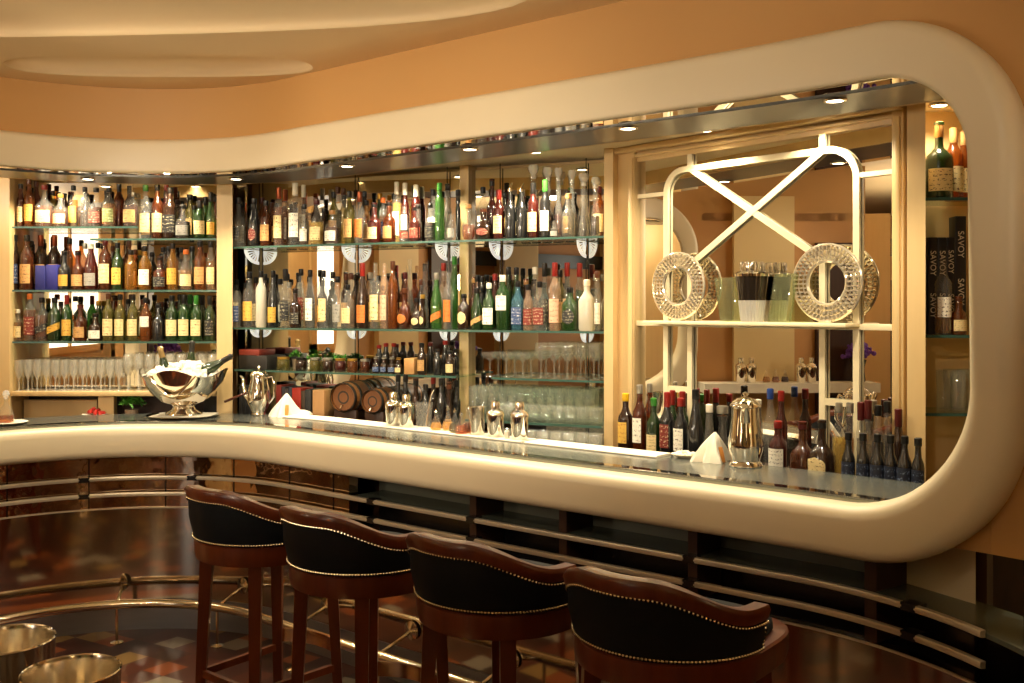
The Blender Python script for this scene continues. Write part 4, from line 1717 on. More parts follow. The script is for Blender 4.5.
for r_, off in enumerate((0.18, 0.08)):
    for i in range(5):
        x = 541 + i * 13.2 + r_ * 5
        p = BM.px(x, off)
        put_glass('balloon_glass', p.x, p.y, MZ[2], 'large balloon glass, %s in the %s row beside the wide cream post' % (ORD[i], ('front', 'back')[r_]), 'balloon glasses on the round ended shelf')
for r_, off in enumerate((0.12, 0.05)):
    for i in range(13):
        x = 474 + i * (9.6) + r_ * 4
        p = BM.px(x, off)
        put_glass('highball_glass', p.x, p.y, 1.135, 'tall highball glass, %s in the %s row under the round ended shelf' % (ORD[i], ('front', 'back')[r_]), 'highballs on the lowest shelf')
for i in range(9):
    x = 498 + i * 12.2
    p = BM.px(x, 0.215)
    put_glass('tumbler', p.x, p.y, 1.135, 'low cut tumbler, %s along the front of the lowest shelf' % ORD[i], 'tumblers on the lowest shelf', 0.95)
for i in range(8):
    x = 504 + i * 13.0
    p = BM.px(x, 0.345)
    put_glass('tumbler', p.x, p.y, 1.0, 'low cut tumbler on the back counter, %s from the shakers' % ORD[i], 'tumblers on the back counter', 1.1)
for i in range(4):
    p = NL.px(944 + i * 7, 0.18 - 0.06 * (i % 2))
    put_glass('highball_glass', p.x, p.y, NZ[2], 'tall highball glass low in the niche, %s from its post' % ORD[i], 'highballs in the niche')

# ------------------------------------------------------------------ jars, boxes, books, barrels, plants on the middle shelves
def jar(x, off, z, r, h, body, lid, label):
    p = BM.px(x, off)
    t = empty('jar', (p.x, p.y, z + 0.0005))
    tag(t, label, 'jar', 'jars on the third mirror shelf')
    MB().add(lathe([(r * .9, 0), (r, .005), (r, h * .72), (r * .86, h * .82), (r * .86, h * .84), (1e-4, h * .84)], 16)).build('jar_glass', gmat(body), t, autosmooth=50)
    MB().add(lathe([(r * .9, h * .83), (r * .92, h * .84), (r * .92, h * .99), (r * .86, h), (1e-4, h)], 16)).build('lid', principled('cap_' + lid, lin(CP[lid][1]), 0.3, 0.8 if lid in ('gd', 'si') else 0), t, autosmooth=50)


for i, (cx, w, b, l) in enumerate(((325, 70, 'ol', 'gd'), (415, 58, 'br', 'bk'), (487, 56, 'ol', 'si'), (552, 56, 'br', 'si'), (616, 58, 'rd', 'gd'), (678, 56, 'am', 'gd'), (742, 50, 'da', 'si'))):
    jar(220 + cx / 5.12, 0.17, MZ[2], w / 5.12 / 1000 * 5.9 / 2, 0.078, b, l, 'squat %s jar with %s lid, %s from the left, third mirror shelf' % (GL[b][0], CP[l][0], ORD[i]))


def carton(name, line, x0, x1, off0, off1, z0, z1, color, label, cat, group=None, rough=0.5):
    a, b = line.u(x0, off1), line.u(x1, off1)
    t = MB().add(obox(line, a, b, off0, off1, z0, z1, 0.002)).build(name, principled('card_%d_%d_%d' % color, lin(color), rough), autosmooth=30)
    tag(t, label, cat, group)
    return t


Yb = 6.0
carton('storage_box', BM, 238.5, 267, 0.03, 0.21, MZ[2] + .0005, MZ[2] + 0.085, (34, 30, 26), 'dark storage box under the red box, left end of third mirror shelf', 'box')
carton('storage_box', BM, 239, 259, 0.05, 0.21, MZ[2] + 0.0855, MZ[2] + 0.12, (120, 40, 26), 'flat red box lying on the dark storage box', 'box')
carton('storage_box', BM, 404, 414, 0.05, 0.21, MZ[2] + .0005, MZ[2] + 0.09, (190, 140, 84), 'small tan carton near the slim post on the third shelf', 'box')
carton('gift_box', LC, 35, 45.5, 0.12, 0.215, ZL[2] + .0005, ZL[2] + 0.15, (30, 34, 110), 'royal blue gift box, left one of the pair on the second cabinet shelf', 'gift box', 'blue gift boxes')
carton('gift_box', LC, 46, 57.5, 0.12, 0.215, ZL[2] + .0005, ZL[2] + 0.155, (34, 36, 120), 'royal blue gift box, right one of the pair on the second cabinet shelf', 'gift box', 'blue gift boxes')
# figure-headed stopper on the dark bottle of the third cabinet shelf
p = LC.px(95.5, 0.185)
# books standing on the back counter behind the coffee pot
cols = [(120, 34, 22), (40, 34, 40), (54, 40, 40), (36, 40, 52), (150, 36, 20), (60, 44, 30), (34, 34, 36)]
xs = [276, 281.5, 285, 288.5, 292, 301, 305, 311]
for i in range(7):
    carton('book', BM, xs[i], xs[i + 1] - 0.3, 0.06, 0.19, 1.0005, 1.0 + (0.27, 0.26, 0.25, 0.26, 0.255, 0.24, 0.25)[i], cols[i], '%s spined book, %s from the left in the row behind the coffee pot' % (('dark red', 'charcoal', 'brown', 'slate', 'bright red', 'olive brown', 'black')[i], ORD[i]), 'book', 'books on the back counter')
carton('wooden_plank_box', BM, 312.5, 324, 0.12, 0.25, 1.0005, 1.255, (150, 112, 70), 'upright tan wooden bottle box between the books and the barrels', 'box')
for i, (x, lab) in enumerate(((239, 'first'), (243, 'second'), (247, 'third'))):
    carton('bottle_carton', BM, x, x + 3.4, 0.14, 0.23, 1.0005, 1.26, (28, 28, 30), 'slim black bottle carton beside the coffee pot spout, %s from the post' % lab, 'box', 'slim black cartons')


def barrel(x, y, rpx, label):
    off = 0.20
    p = BM.px(x, off)
    r = rpx / 1000 * p.y
    z = zof(y, p.y)
    t = empty('barrel', (p.x, p.y, 1.0005), BM.ang())
    tag(t, label, 'barrel', 'small ageing barrels')
    L = 0.24
    Rm = Matrix.Translation((0, 0.07, z - 1.0)) @ Matrix.Rotation(pi / 2, 4, 'X')
    prof = [(r * .86, -L / 2 + .012), (r * .88, -L / 2), (r * .94, -L / 2), (r * 1.04, -L / 4), (r * 1.08, 0), (r * 1.04, L / 4), (r * .94, L / 2)]
    prof = [(a, b) for a, b in prof]
    MB().add(lathe(prof, 24, close=False), Rm).build('staves', noisy('barrel_oak', lin((130, 82, 40)), lin((96, 56, 26)), 6, 0.45, stretch=(1, 8, 8)), t, autosmooth=40)
    MB().add(lathe([(1e-4, L / 2 - .012), (r * .88, L / 2 - .012)], 24, close=False), Rm).build('head', noisy('barrel_head', lin((120, 74, 36)), lin((92, 54, 26)), 8, 0.45, stretch=(8, 1, 1)), t)
    for q, zz in enumerate((-L * .44, -L * .22, L * .22, L * .44)):
        rr = r * (1.05 if abs(zz) < L * .3 else .985)
        MB().add(lathe([(rr, zz - .012), (rr + .003, zz - .011), (rr + .003, zz + .011), (rr, zz + .012)], 24, close=False), Rm).build('hoop', principled('hoop_iron', (0.03, 0.025, 0.02), 0.4, 0.6), t)
    # emblem ring on the head
    MB().add(lathe([(r * .34, L / 2 - .011), (r * .40, L / 2 - .0105), (r * .46, L / 2 - .011)], 20, close=False), Rm).build('emblem', principled('barrel_ink', (0.02, 0.012, 0.008), 0.6), t)
    MB().add(tube([(0, -L / 2 + 0.115 - .02, z - 1.0 - r * .55), (0, -L / 2 + 0.06, z - 1.0 - r * .58), (0, -L / 2 + 0.05, z - 1.0 - r * .75)], 0.006, 8)).build('tap', m_brass, t)
    cr_ = MB()
    for yy in (-0.01, 0.14):
        cr_.add(bbox(-r * .9, yy - .012, 0, r * .9, yy + .012, z - 1.0 - r * .88, .002))
    cr_.build('cradle_slat', m_wood2, t, autosmooth=30)


barrel(347, 397, 14.5, 'larger oak ageing barrel with dark emblem beside the wooden box')
barrel(376, 401, 12.0, 'smaller oak ageing barrel behind the first two shakers')
bottle_row('''
912 280 34 std bk - bk f
950 280 34 std bk - bk f
''', BM, ZB, 220, 320, 5.12, {'f': 0.27, 'b': .2}, 'back counter behind the shakers', 'bottles standing on the back counter', CNT)
bottle_row('''
30 300 60 squat br - bk f
80 330 50 std bk - bk f
120 290 44 std br - rd b
160 300 50 std bk - bk f
200 320 50 squat br tn br f
240 310 40 std bk - bk b
''', BM, ZB, 410, 320, 5.12, {'f': 0.27, 'b': .13}, 'back counter before the slim post', 'bottles standing on the back counter', CNT)


def plant(loc, r, h, label, rnd):
    t = empty('potted_herb', loc)
    tag(t, label, 'plant', 'potted herbs')
    MB().add(lathe([(r * .38, 0), (r * .5, h * .42), (r * .46, h * .42), (1e-4, h * .38)], 16)).build('pot', m_terra, t, autosmooth=50)
    mbl = MB()
    R = random.Random(rnd)
    for i in range(110):
        a, e = R.uniform(0, 2 * pi), R.uniform(-0.2, 1.4)
        rr = r * R.uniform(0.3, 1.0)
        c = Vector((rr * cos(a) * cos(e), rr * sin(a) * cos(e), h * .55 + rr * sin(e) * 0.62))
        s = r * R.uniform(0.16, 0.30)
        M = Matrix.Translation(c) @ Matrix.Rotation(R.uniform(0, 6), 4, 'Z') @ Matrix.Rotation(R.uniform(-0.9, 0.9), 4, 'X')
        mbl.add(([(0, -s, 0), (s * .5, -s * .2, s * .12), (s * .42, s * .5, s * .1), (0, s, -s * .1), (-s * .42, s * .5, s * .1), (-s * .5, -s * .2, s * .12)], [(0, 1, 2, 3), (0, 3, 4, 5)]), M)
    mbl.build('foliage', m_green, t)


plant((*LC.px(132, 0.19), 1.0005), 0.085, 0.27, 'bushy green basil in a pot beside the silver ice bowl', 3)
for i, (cx, cy) in enumerate(((390, 100), (480, 155), (610, 160))):
    p = BM.px(220 + cx / 5.12, 0.09)
    plant((p.x, p.y, MZ[2] + 0.0005), 0.052, 0.15 if i == 0 else 0.12, 'small green herb pot behind the jars, %s from the left' % ORD[i], 10 + i)
# red fruit under the cream shelf
t = empty('fruit_heap', (*LC.px(95, 0.22), 1.0005))
tag(t, 'heap of red berries in a white dish below the wine glasses', 'fruit')
t['kind'] = 'stuff'
MB().add(lathe([(0.03, 0), (0.06, 0.07), (0.075, 0.09), (0.07, 0.09), (1e-4, 0.07)], 20)).build('dish', m_white, t)
mbh = MB()
for i in range(34):
    a, r_ = random.uniform(0, 6.28), 0.055 * sqrt(random.random())
    mbh.add(ball((r_ * cos(a), r_ * sin(a), 0.092 + 0.034 * (1 - r_ / 0.055)), 0.011, 8, 5))
mbh.build('berry', principled('berry_red', (0.45, 0.02, 0.015), 0.3), t)

# ------------------------------------------------------------------ trellis in front of the panel mirror
TZ = zof(322, 4.45)
tr = empty('trellis', (*PN.at(0.7), 1.0), PN.ang())
tag(tr, 'cream lattice of crossed bars and arches standing before the panel mirror', 'trellis')


def pu(x, y, off=-0.019):
    """panel coordinates of an image point on the trellis plane"""
    u = PN.u(x, off)
    return u, zof(y, PN.at(u, off).y)


def T(u, z, off=-0.019):
    return (u - U0, -off, z - 1.0)


W, D = 0.040, 0.016
uL0, uL1 = PN.u(666.5, -.019), PN.u(690.5, -.019)
uR0, uR1 = PN.u(823, -.019), PN.u(857, -.019)
zTopBar = pu(755, 160)[1]
zArch = zTopBar
zb = 1.14
zLb = 1.30


def arch_path(u, sgn, z0, z1, r=0.10):
    pts = [T(u, z0)]
    c = (u + sgn * r, z1 - r)
    for i in range(9):
        a = pi / 2 * i / 8
        pts.append(T(c[0] - sgn * r * cos(a), c[1] + r * sin(a)))
    return pts


def flatbar(pts, w=W, d=D):
    """ribbon of rectangular section along points lying in the panel's plane"""
    v, f = [], []
    P = [Vector(p) for p in pts]
    n_ = len(P)
    for i in range(n_):
        t_ = (P[min(i + 1, n_ - 1)] - P[max(i - 1, 0)]).normalized()
        s_ = Vector((-t_.z, 0, t_.x))
        for (a, b) in ((-1, -1), (1, -1), (1, 1), (-1, 1)):
            v.append(tuple(P[i] + s_ * a * w / 2 + Vector((0, 1, 0)) * b * d / 2))
    for i in range(n_ - 1):
        for k_ in range(4):
            a, b = i * 4 + k_, i * 4 + (k_ + 1) % 4
            f.append((a, b, b + 4, a + 4))
    f += [(0, 1, 2, 3), ((n_ - 1) * 4 + 3, (n_ - 1) * 4 + 2, (n_ - 1) * 4 + 1, (n_ - 1) * 4)]
    return v, f


WB = 0.029
zA_l = pu(690, 166)[1]
zA_r = pu(822, 153)[1]
MB().add(flatbar(arch_path(uL0, 1, 1.0, zArch, 0.11) + [T(uL1, zArch)], WB)).build('arch_bar', m_trel, tr, smooth=False)
MB().add(flatbar(arch_path(uR1, -1, 1.0, zArch, 0.13) + [T(uR0, zArch)], WB)).build('arch_bar', m_trel, tr, smooth=False)
MB().add(flatbar([T(uL1, zArch), T(uR0, zArch)], WB)).build('top_bar', m_trel, tr, smooth=False)
for u in (uL1, uR0):
    MB().add(flatbar([T(u, zArch), T(u, 2.479)], WB)).build('stub_bar', m_trel, tr, smooth=False)
zX = pu(690, 265)[1]
MB().add(flatbar([T(uL1, zArch), T(uR0, zX)], WB, 0.012)).build('diagonal_bar', m_trel, tr, smooth=False)
MB().add(flatbar([T(uR0, zArch), T(uL1, zX)], WB, 0.014)).build('diagonal_bar', m_trel, tr, smooth=False)
for (ua, ub) in ((uL0, uL1), (uR0, uR1)):
    inner = ub if ua == uL0 else ua
    MB().add(flatbar([T(inner, zX + 0.01), T(inner, 1.0)], WB)).build('upright_bar', m_trel, tr, smooth=False)
    MB().add(flatbar([T(ua, zX), T(ub, zX)], WB, 0.014)).build('cross_bar', m_trel, tr, smooth=False)
    MB().add(flatbar([T(ua, 1.345), T(ub, 1.345)], WB, 0.014)).build('cross_bar', m_trel, tr, smooth=False)
# the shelf rail
sh = MB().add(pbox(MU0, MU1, -0.028, -0.006, TZ - 0.028, TZ - 0.002, 0.003)).add(pbox(uL0 - 0.05, uR1 + 0.02, -0.02, 0.10, TZ - 0.016, TZ, 0.003)).build('shelf_board', m_trel, tr, autosmooth=30)
hu = pu(645, 167)[1]
MB().add(pbox(MU0, uL0, -0.028, -0.014, pu(645, 196)[1] - .01, pu(645, 196)[1] + .01)).build('side_bar', m_trel, tr, smooth=False)
MB().add(pbox(uR1, MU1, -0.028, -0.014, pu(880, 173)[1] - .01, pu(880, 173)[1] + .01)).build('side_bar', m_trel, tr, smooth=False)


def crystal_ring(x, y, r, label):
    off = 0.032
    p = PN.px(x, off)
    t = empty('crystal_ring', (p.x, p.y, TZ + 0.0005), PN.ang())
    tag(t, label, 'crystal ring', 'round cut crystal rings')
    zc = r + 0.008
    Rm = Matrix.Translation((0, 0, zc)) @ Matrix.Rotation(pi / 2, 4, 'X')
    ri = r * 0.58
    MB().add(lathe([(ri, -.004), (ri, .004), (r, .004), (r, -.004), (ri, -.004)], 56, close=False), Rm).build('ring_plate', m_clear, t, autosmooth=40)
    b = MB()
    for rr, th in ((0.58, .008), (0.72, .0035), (0.86, .0035), (1.0, .007)):
        b.add(tube([(r * rr * cos(2 * pi * i / 56), 0, zc + r * rr * sin(2 * pi * i / 56)) for i in range(56)], th, 6, closed=True))
    b.build('rim_groove_pattern', m_bead, t)
    b = MB()
    for (r0, r1, n_) in ((0.60, 0.71, 34), (0.735, 0.85, 42), (0.875, 0.985, 50)):
        for i in range(n_):
            a0_, a1_ = 2 * pi * i / n_, 2 * pi * (i + 0.36) / n_
            q = []
            for yy, g in ((-0.008, 0.0), (-0.013, 0.02), (0.008, 0.0)):
                for (r_, a_) in ((r0 + g, a0_), (r1 - g, a0_), (r1 - g, a1_), (r0 + g, a1_)):
                    q.append((r * r_ * cos(a_), yy, zc + r * r_ * sin(a_)))
            b.add((q, [(4, 5, 6, 7), (0, 1, 5, 4), (1, 2, 6, 5), (2, 3, 7, 6), (3, 0, 4, 7), (8, 11, 10, 9), (0, 8, 9, 1), (1, 9, 10, 2), (2, 10, 11, 3), (3, 11, 8, 0)]))
    b.build('cut_lens_pattern', m_bead, t, smooth=False)
    MB().add(bbox(-0.03, -0.02, 0, 0.03, 0.02, 0.012, .003)).build('foot', m_bead, t)


m_bead = principled('crystal_bead', lin((250, 238, 212)), 0.10, 0.7)
crystal_ring(678, 283, 0.158, 'round cut crystal ring on the trellis shelf beside the wide post')
crystal_ring(827, 281, 0.160, 'round cut crystal ring on the trellis shelf beside the arched bar')
# dark collared crystal vase between the rings
p = PN.px(752, 0.055)
t = empty('crystal_vase', (p.x, p.y, TZ + 0.0005), PN.ang())
tag(t, 'ribbed clear crystal vase with dark collar between the two crystal rings', 'vase')
hh = zof(262, p.y) - TZ
rt = 0.074


def ribbed(prof, seg, amp):
    v, f = lathe(prof, seg, close=False)
    out = []
    for i, q in enumerate(v):
        k_ = 1 + (amp if (i % seg) % 2 else 0)
        out.append((q[0] * k_, q[1] * k_, q[2]))
    return out, f


MB().add(ribbed([(0.045, 0), (0.048, 0.01), (0.058, hh * .36)], 48, 0.05)).build('ribbed_base', m_crystal, t)
MB().add(lathe([(0.060, hh * .36), (rt, hh * .76), (rt - .004, hh * .77), (0.05, hh * .37)], 36)).build('dark_body', principled('vase_dark', (0.02, 0.014, 0.01), 0.06, 0.0, coat=0.6), t, autosmooth=40)
MB().add(lathe([(rt + .003, hh * .755), (rt + .004, hh * .80), (rt - .012, hh * .84), (0.05, hh * .845)], 36)).build('silver_rim', m_silver, t)
cw = MB()
for i in range(14):
    a = 2 * pi * i / 14
    cw.add(bbox(-0.007, -0.002, 0, 0.007, 0.002, hh * .155, .001), Matrix.Translation((0.050 * cos(a), 0.050 * sin(a), hh * .845)) @ Matrix.Rotation(a + pi / 2, 4, 'Z'))
cw.build('crown_edge_pattern', m_steel, t)
# pale green glass blocks behind the vase
for i, (x, hgt, lab) in enumerate(((731, 0.20, 'pale green glass slab leaning beside the dark collared vase, towards the post'), (779, 0.21, 'pale green glass slab leaning beside the dark collared vase, towards the arch'))):
    p = PN.px(x, 0.05)
    t = empty('glass_slab', (p.x, p.y, TZ + 0.0005), PN.ang())
    tag(t, lab, 'glass slab', 'green glass slabs')
    sgn = -1 if i == 0 else 1
    v, f = bbox(-0.055, -0.01, 0, 0.055, 0.01, hgt, .003)
    MB().add(([(q[0] + sgn * q[2] * 0.18, q[1], q[2]) for q in v], f)).build('slab_glass', glass('green_slab', (0.84, 0.90, 0.70), (0.45, 0.48, 0.30), 0.12), t, autosmooth=30)

# ------------------------------------------------------------------ things on the counter
def shaker(x, y, label, h=0.215, r=0.044):
    p = on_counter(x, y, CT + 0.011)
    t = empty('cocktail_shaker', (p.x, p.y, CT + 0.0115))
    tag(t, label, 'cocktail shaker', 'silver cocktail shakers')
    MB().add(lathe([(r * .80, 0), (r * .84, .003), (r * .98, h * .45), (r, h * .56), (r, h * .60)], 24)).build('beaker', m_silver, t, autosmooth=40)
    MB().add(lathe([(r * 1.02, h * .585), (r * 1.03, h * .66), (r * .86, h * .735), (r * .52, h * .775), (r * .46, h * .80)], 24)).build('strainer_top', m_silver, t, autosmooth=40)
    MB().add(lathe([(r * .50, h * .785), (r * .50, h * .96), (r * .44, h), (1e-4, h)], 20)).build('cap', m_silver, t, autosmooth=40)


def along(x, off):
    s = sx_off(x, off)
    q = path(s, off)
    return q


def shaker_at(x, off, label, ytop):
    q = along(x, off)
    h = zof(ytop, q.y) - (CT + 0.0115)
    Y = q.y
    p = (q.x, q.y)
    t = empty('cocktail_shaker', (p[0], p[1], CT + 0.0115))
    tag(t, label, 'cocktail shaker', 'silver cocktail shakers')
    r = 0.0445
    MB().add(lathe([(r * .80, 0), (r * .84, .003), (r * .98, h * .45), (r, h * .56), (r, h * .60)], 24)).build('beaker', m_silver, t, autosmooth=40)
    MB().add(lathe([(r * 1.02, h * .585), (r * 1.03, h * .66), (r * .86, h * .735), (r * .52, h * .775), (r * .46, h * .80)], 24)).build('strainer_top', m_silver, t, autosmooth=40)
    MB().add(lathe([(r * .50, h * .785), (r * .50, h * .96), (r * .44, h), (1e-4, h)], 20)).build('cap', m_silver, t, autosmooth=40)


shaker_at(393.5, 0.47, 'silver cobbler shaker, first of the pair nearest the barrels', 392)
shaker_at(406.5, 0.47, 'silver cobbler shaker, second of the pair beside the mixing glass', 394)
shaker_at(495.5, 0.47, 'silver cobbler shaker standing right beside the steel mixing tin', 401)
shaker_at(519.5, 0.47, 'silver cobbler shaker standing at the end of the row, before the tumblers', 401.5)


def cup(name, x, off, ytop, r, mat, label, cat, tin=False):
    q = along(x, off)
    h = zof(ytop, q.y) - CT - 0.0115
    t = empty(name, (q.x, q.y, CT + 0.0115))
    tag(t, label, cat)
    MB().add(lathe([(r * .80, 0), (r * .82, .003), (r, h), (r * 1.04, h + .001), (r * .96, h), (r * .76, .012), (1e-4, .011)], 24, close=False)).build('beaker' if not tin else 'tin_body', mat, t, autosmooth=50)
    return t


t = cup('mixing_glass', 424, 0.475, 403, 0.047, m_clear, 'clear mixing glass standing between shakers and bitters bottles', 'mixing glass')
MB().add(tube([(0.01, 0.0, 0.013), (0.035, 0.01, 0.17), (0.05, 0.012, 0.20)], 0.003, 6)).build('bar_spoon', m_silver, t)
cup('mixing_tin', 477, 0.475, 407, 0.044, m_steel, 'plain steel mixing tin between the bitters bottles and a shaker', 'mixing tin', True)


def dasher(x, off, liq, label, ytop=409):
    q = along(x, off)
    h = zof(ytop, q.y) - CT - 0.0115
    t = empty('bitters_bottle', (q.x, q.y, CT + 0.0115))
    tag(t, label, 'bitters bottle', 'bitters bottles between the shakers')
    r = 0.033
    MB().add(lathe([(r * .8, 0), (r, .01), (r * .95, h * .22), (r * .5, h * .5), (.009, h * .68), (.0075, h * .8), (.011, h * .82)], 18, close=False)).build('glass_body', m_clear, t)
    MB().add(lathe([(r * .76, .004), (r * .93, .012), (r * .88, h * .22), (r * .66, h * .36), (1e-4, h * .365)], 16)).build('liquid', gmat(liq), t)
    MB().add(lathe([(.009, h * .8), (.010, h * .88), (.004, h * .92), (.003, h), (1e-4, h)], 10)).build('dasher_top', m_silver, t)


dasher(436, 0.47, 'liqg', 'small bitters bottle of golden liquid next to the mixing glass')
dasher(448, 0.50, 'liqg', 'small bitters bottle of pale yellow liquid in the middle', 406)
dasher(455, 0.46, 'ol', 'small bitters bottle of olive liquid behind the red one', 408)
dasher(461, 0.445, 'liqa', 'small bitters bottle of red amber liquid in front', 411)
dasher(468, 0.50, 'am', 'small bitters bottle of orange amber liquid beside the mixing tin', 406)
tag(MB().add(bbox(-.16, -.05, 0, .16, .05, .006, .002)).build('bitters_tray', m_brass, loc=(0, 0, -5)), 'x', 'tray')
bpy.data.objects.remove(bpy.data.objects['bitters_tray'])
# tiny candle between the shakers
q = along(507, 0.45)
t = empty('candle_stub', (q.x, q.y, CT + 0.0115))
tag(t, 'tiny white pot standing between two silver shakers', 'pot')
MB().add(lathe([(.011, 0), (.013, .004), (.013, .032), (.008, .038), (1e-4, .038)], 14)).build('pot_body', m_white, t)


def jug(x, y, ytop, label):
    """big lidded silver pitcher"""
    p = on_counter(x, y)
    h = zof(ytop, p.y) - CT
    t = empty('silver_jug', (p.x, p.y, CT + 0.0005), radians(-30))
    tag(t, label, 'jug')
    r = 0.064
    MB().add(lathe([(r * 1.02, 0), (r * 1.06, .004), (r * 1.0, .014), (r * .88, .022), (r * .93, h * .12), (r * 1.08, h * .22), (r * 1.10, h * .30), (r * .99, h * .48), (r * .88, h * .68), (r * .86, h * .79), (r * .92, h * .80)], 36)).build('body', m_silver, t, autosmooth=50)
    MB().add(lathe([(r * .97, h * .80), (r * .98, h * .825), (r * .80, h * .87), (r * .55, h * .91), (r * .2, h * .935), (1e-4, h * .94)], 36)).build('lid', m_silver, t, autosmooth=50)
    MB().add(lathe([(.005, h * .93), (.006, h * .95), (.013, h * .965), (.013, h * .985), (.004, h), (1e-4, h)], 14)).build('finial', m_silver, t)
    MB().add(tube([(-r * .84, 0, h * .62), (-r * 1.0, 0, h * .72), (-r * 1.2, 0, h * .79), (-r * 1.32, 0, h * .83)], [.022, .020, .016, .012], 12)).build('spout', m_silver, t)
    MB().add(tube([(r * .84, 0, h * .74), (r * 1.35, 0, h * .80), (r * 1.62, 0, h * .66), (r * 1.55, 0, h * .44), (r * 1.06, 0, h * .30)], .0075, 10)).build('handle', m_silver, t)
    return t


j = jug(745.5, 466, 392, 'large lidded silver jug with rounded belly standing beside a folded napkin')
j.rotation_euler[2] = radians(75)


def coffee_pot(x, y, ytop, label):
    p = on_counter(x, y)
    h = zof(ytop, p.y) - CT
    t = empty('coffee_pot', (p.x, p.y, CT + 0.0005), radians(-12))
    tag(t, label, 'coffee pot')
    r = 0.068
    MB().add(lathe([(r * .62, 0), (r * .66, .004), (r * .58, .016), (r * .75, h * .14), (r * .98, h * .26), (r * 1.0, h * .36), (r * .88, h * .56), (r * .72, h * .74), (r * .72, h * .80)], 32)).build('body', m_silver, t, autosmooth=50)
    MB().add(lathe([(r * .78, h * .80), (r * .78, h * .82), (r * .62, h * .885), (r * .34, h * .92), (1e-4, h * .93)], 32)).build('lid', m_silver, t, autosmooth=50)
    MB().add(lathe([(.004, h * .92), (.009, h * .95), (.010, h * .975), (.004, h), (1e-4, h)], 12)).build('finial', m_silver, t)
    MB().add(tube([(-r * .86, 0, h * .30), (-r * 1.25, 0, h * .40), (-r * 1.45, 0, h * .58), (-r * 1.5, 0, h * .74), (-r * 1.78, 0, h * .80)], [.016, .014, .011, .009, .007], 12)).build('spout', m_silver, t)
    MB().add(tube([(r * .70, 0, h * .76), (r * 1.25, 0, h * .78), (r * 1.48, 0, h * .62), (r * 1.42, 0, h * .38), (r * .96, 0, h * .24)], .0065, 10)).build('handle', m_silver, t)
    MB().add(tube([(r * -1.0, -0.02, h * .46), (r * -2.9, -0.05, h * .27)], [.006, .008], 8)).build('side_grip', m_wood, t)


coffee_pot(259, 415, 366, 'slim silver coffee pot with curved spout beside white napkins')


def napkin_tent(x, y, hpx, w, label, rz):
    p = on_counter(x, y)
    t = empty('napkin', (p.x, p.y, CT + 0.0005), rz)
    tag(t, label, 'napkin', 'folded white napkins on the counter')
    h = hpx / 1000 * p.y
    mbn = MB()
    v, f = [], []
    nseg, nr = 36, 10
    for j_ in range(nr + 1):
        tt = j_ / nr
        for k_ in range(nseg):
            a = 2 * pi * k_ / nseg
            fl = 1 + 0.34 * sin(3 * a + 0.6) * (1 - tt * .7) + 0.30 * sin(7 * a + 3 * tt) * (1 - tt * .6)
            rr = w * (1 - tt) ** 0.82 * fl * 0.5 + 0.004
            v.append((rr * cos(a) * 1.15 + 0.12 * w * tt, rr * sin(a) * 0.8, h * tt ** 0.92))
    for j_ in range(nr):
        for k_ in range(nseg):
            a, b = j_ * nseg + k_, j_ * nseg + (k_ + 1) % nseg
            f.append((a, b, b + nseg, a + nseg))
    f.append(tuple(range(nseg))[::-1])
    f.append(tuple(range(nr * nseg, (nr + 1) * nseg)))
    mbn.add((v, f)).build('cloth', m_white, t)
    # tan wooden ring/clip on the fold
    MB().add(bbox(-.014, -.004, 0, .014, .004, h * .55, .002), Matrix.Translation((w * .16, -w * .44, 0.001)) @ Matrix.Rotation(radians(-24), 4, 'X')).build('wooden_clip', noisy('clip_wood', lin((206, 140, 60)), lin((180, 110, 40)), 10, 0.5), t, autosmooth=30)


napkin_tent(284, 416.5, 23, 0.13, 'white napkin folded to a point beside the coffee pot', 0.0)
napkin_tent(712, 461.5, 29, 0.12, 'white napkin folded to a point beside the silver jug', 0.3)
p = on_counter(301, 416)
t = empty('napkin', (p.x, p.y, CT + 0.0005))
tag(t, 'crumpled white napkin lying between the pointed napkin and the runner', 'napkin', 'folded white napkins on the counter')
bl = MB().add(lathe([(0.06, 0), (0.062, .008), (.045, .022), (.02, .03), (1e-4, .031)], 24))
bl.v = [(q[0] * (1 + .2 * sin(5 * atan2(q[1], q[0] + 1e-6))), q[1] * .6, q[2] * (1 + .2 * sin(4 * atan2(q[1], q[0] + 1e-6)))) for q in bl.v]
bl.build('cloth', m_white, t)

# small white dish with nuts beside the napkin
p = on_counter(685, 457.5)
t = empty('small_dish', (p.x, p.y, CT + 0.0005))
tag(t, 'small white dish of pale snacks at the end of the runner', 'dish')
MB().add(lathe([(.03, 0), (.034, .003), (.058, .014), (.060, .016), (.054, .014), (1e-4, .008)], 28)).build('dish_body', m_white, t)
b = MB()
for i in range(40):
    a, r_ = random.uniform(0, 6.28), .045 * sqrt(random.random())
    b.add(ball((r_ * cos(a), r_ * sin(a), .014 + .012 * (1 - r_ / .045)), .008, 6, 4))
b.build('snack', m_white, t)
t.children[-1]['kind'] = 'stuff'

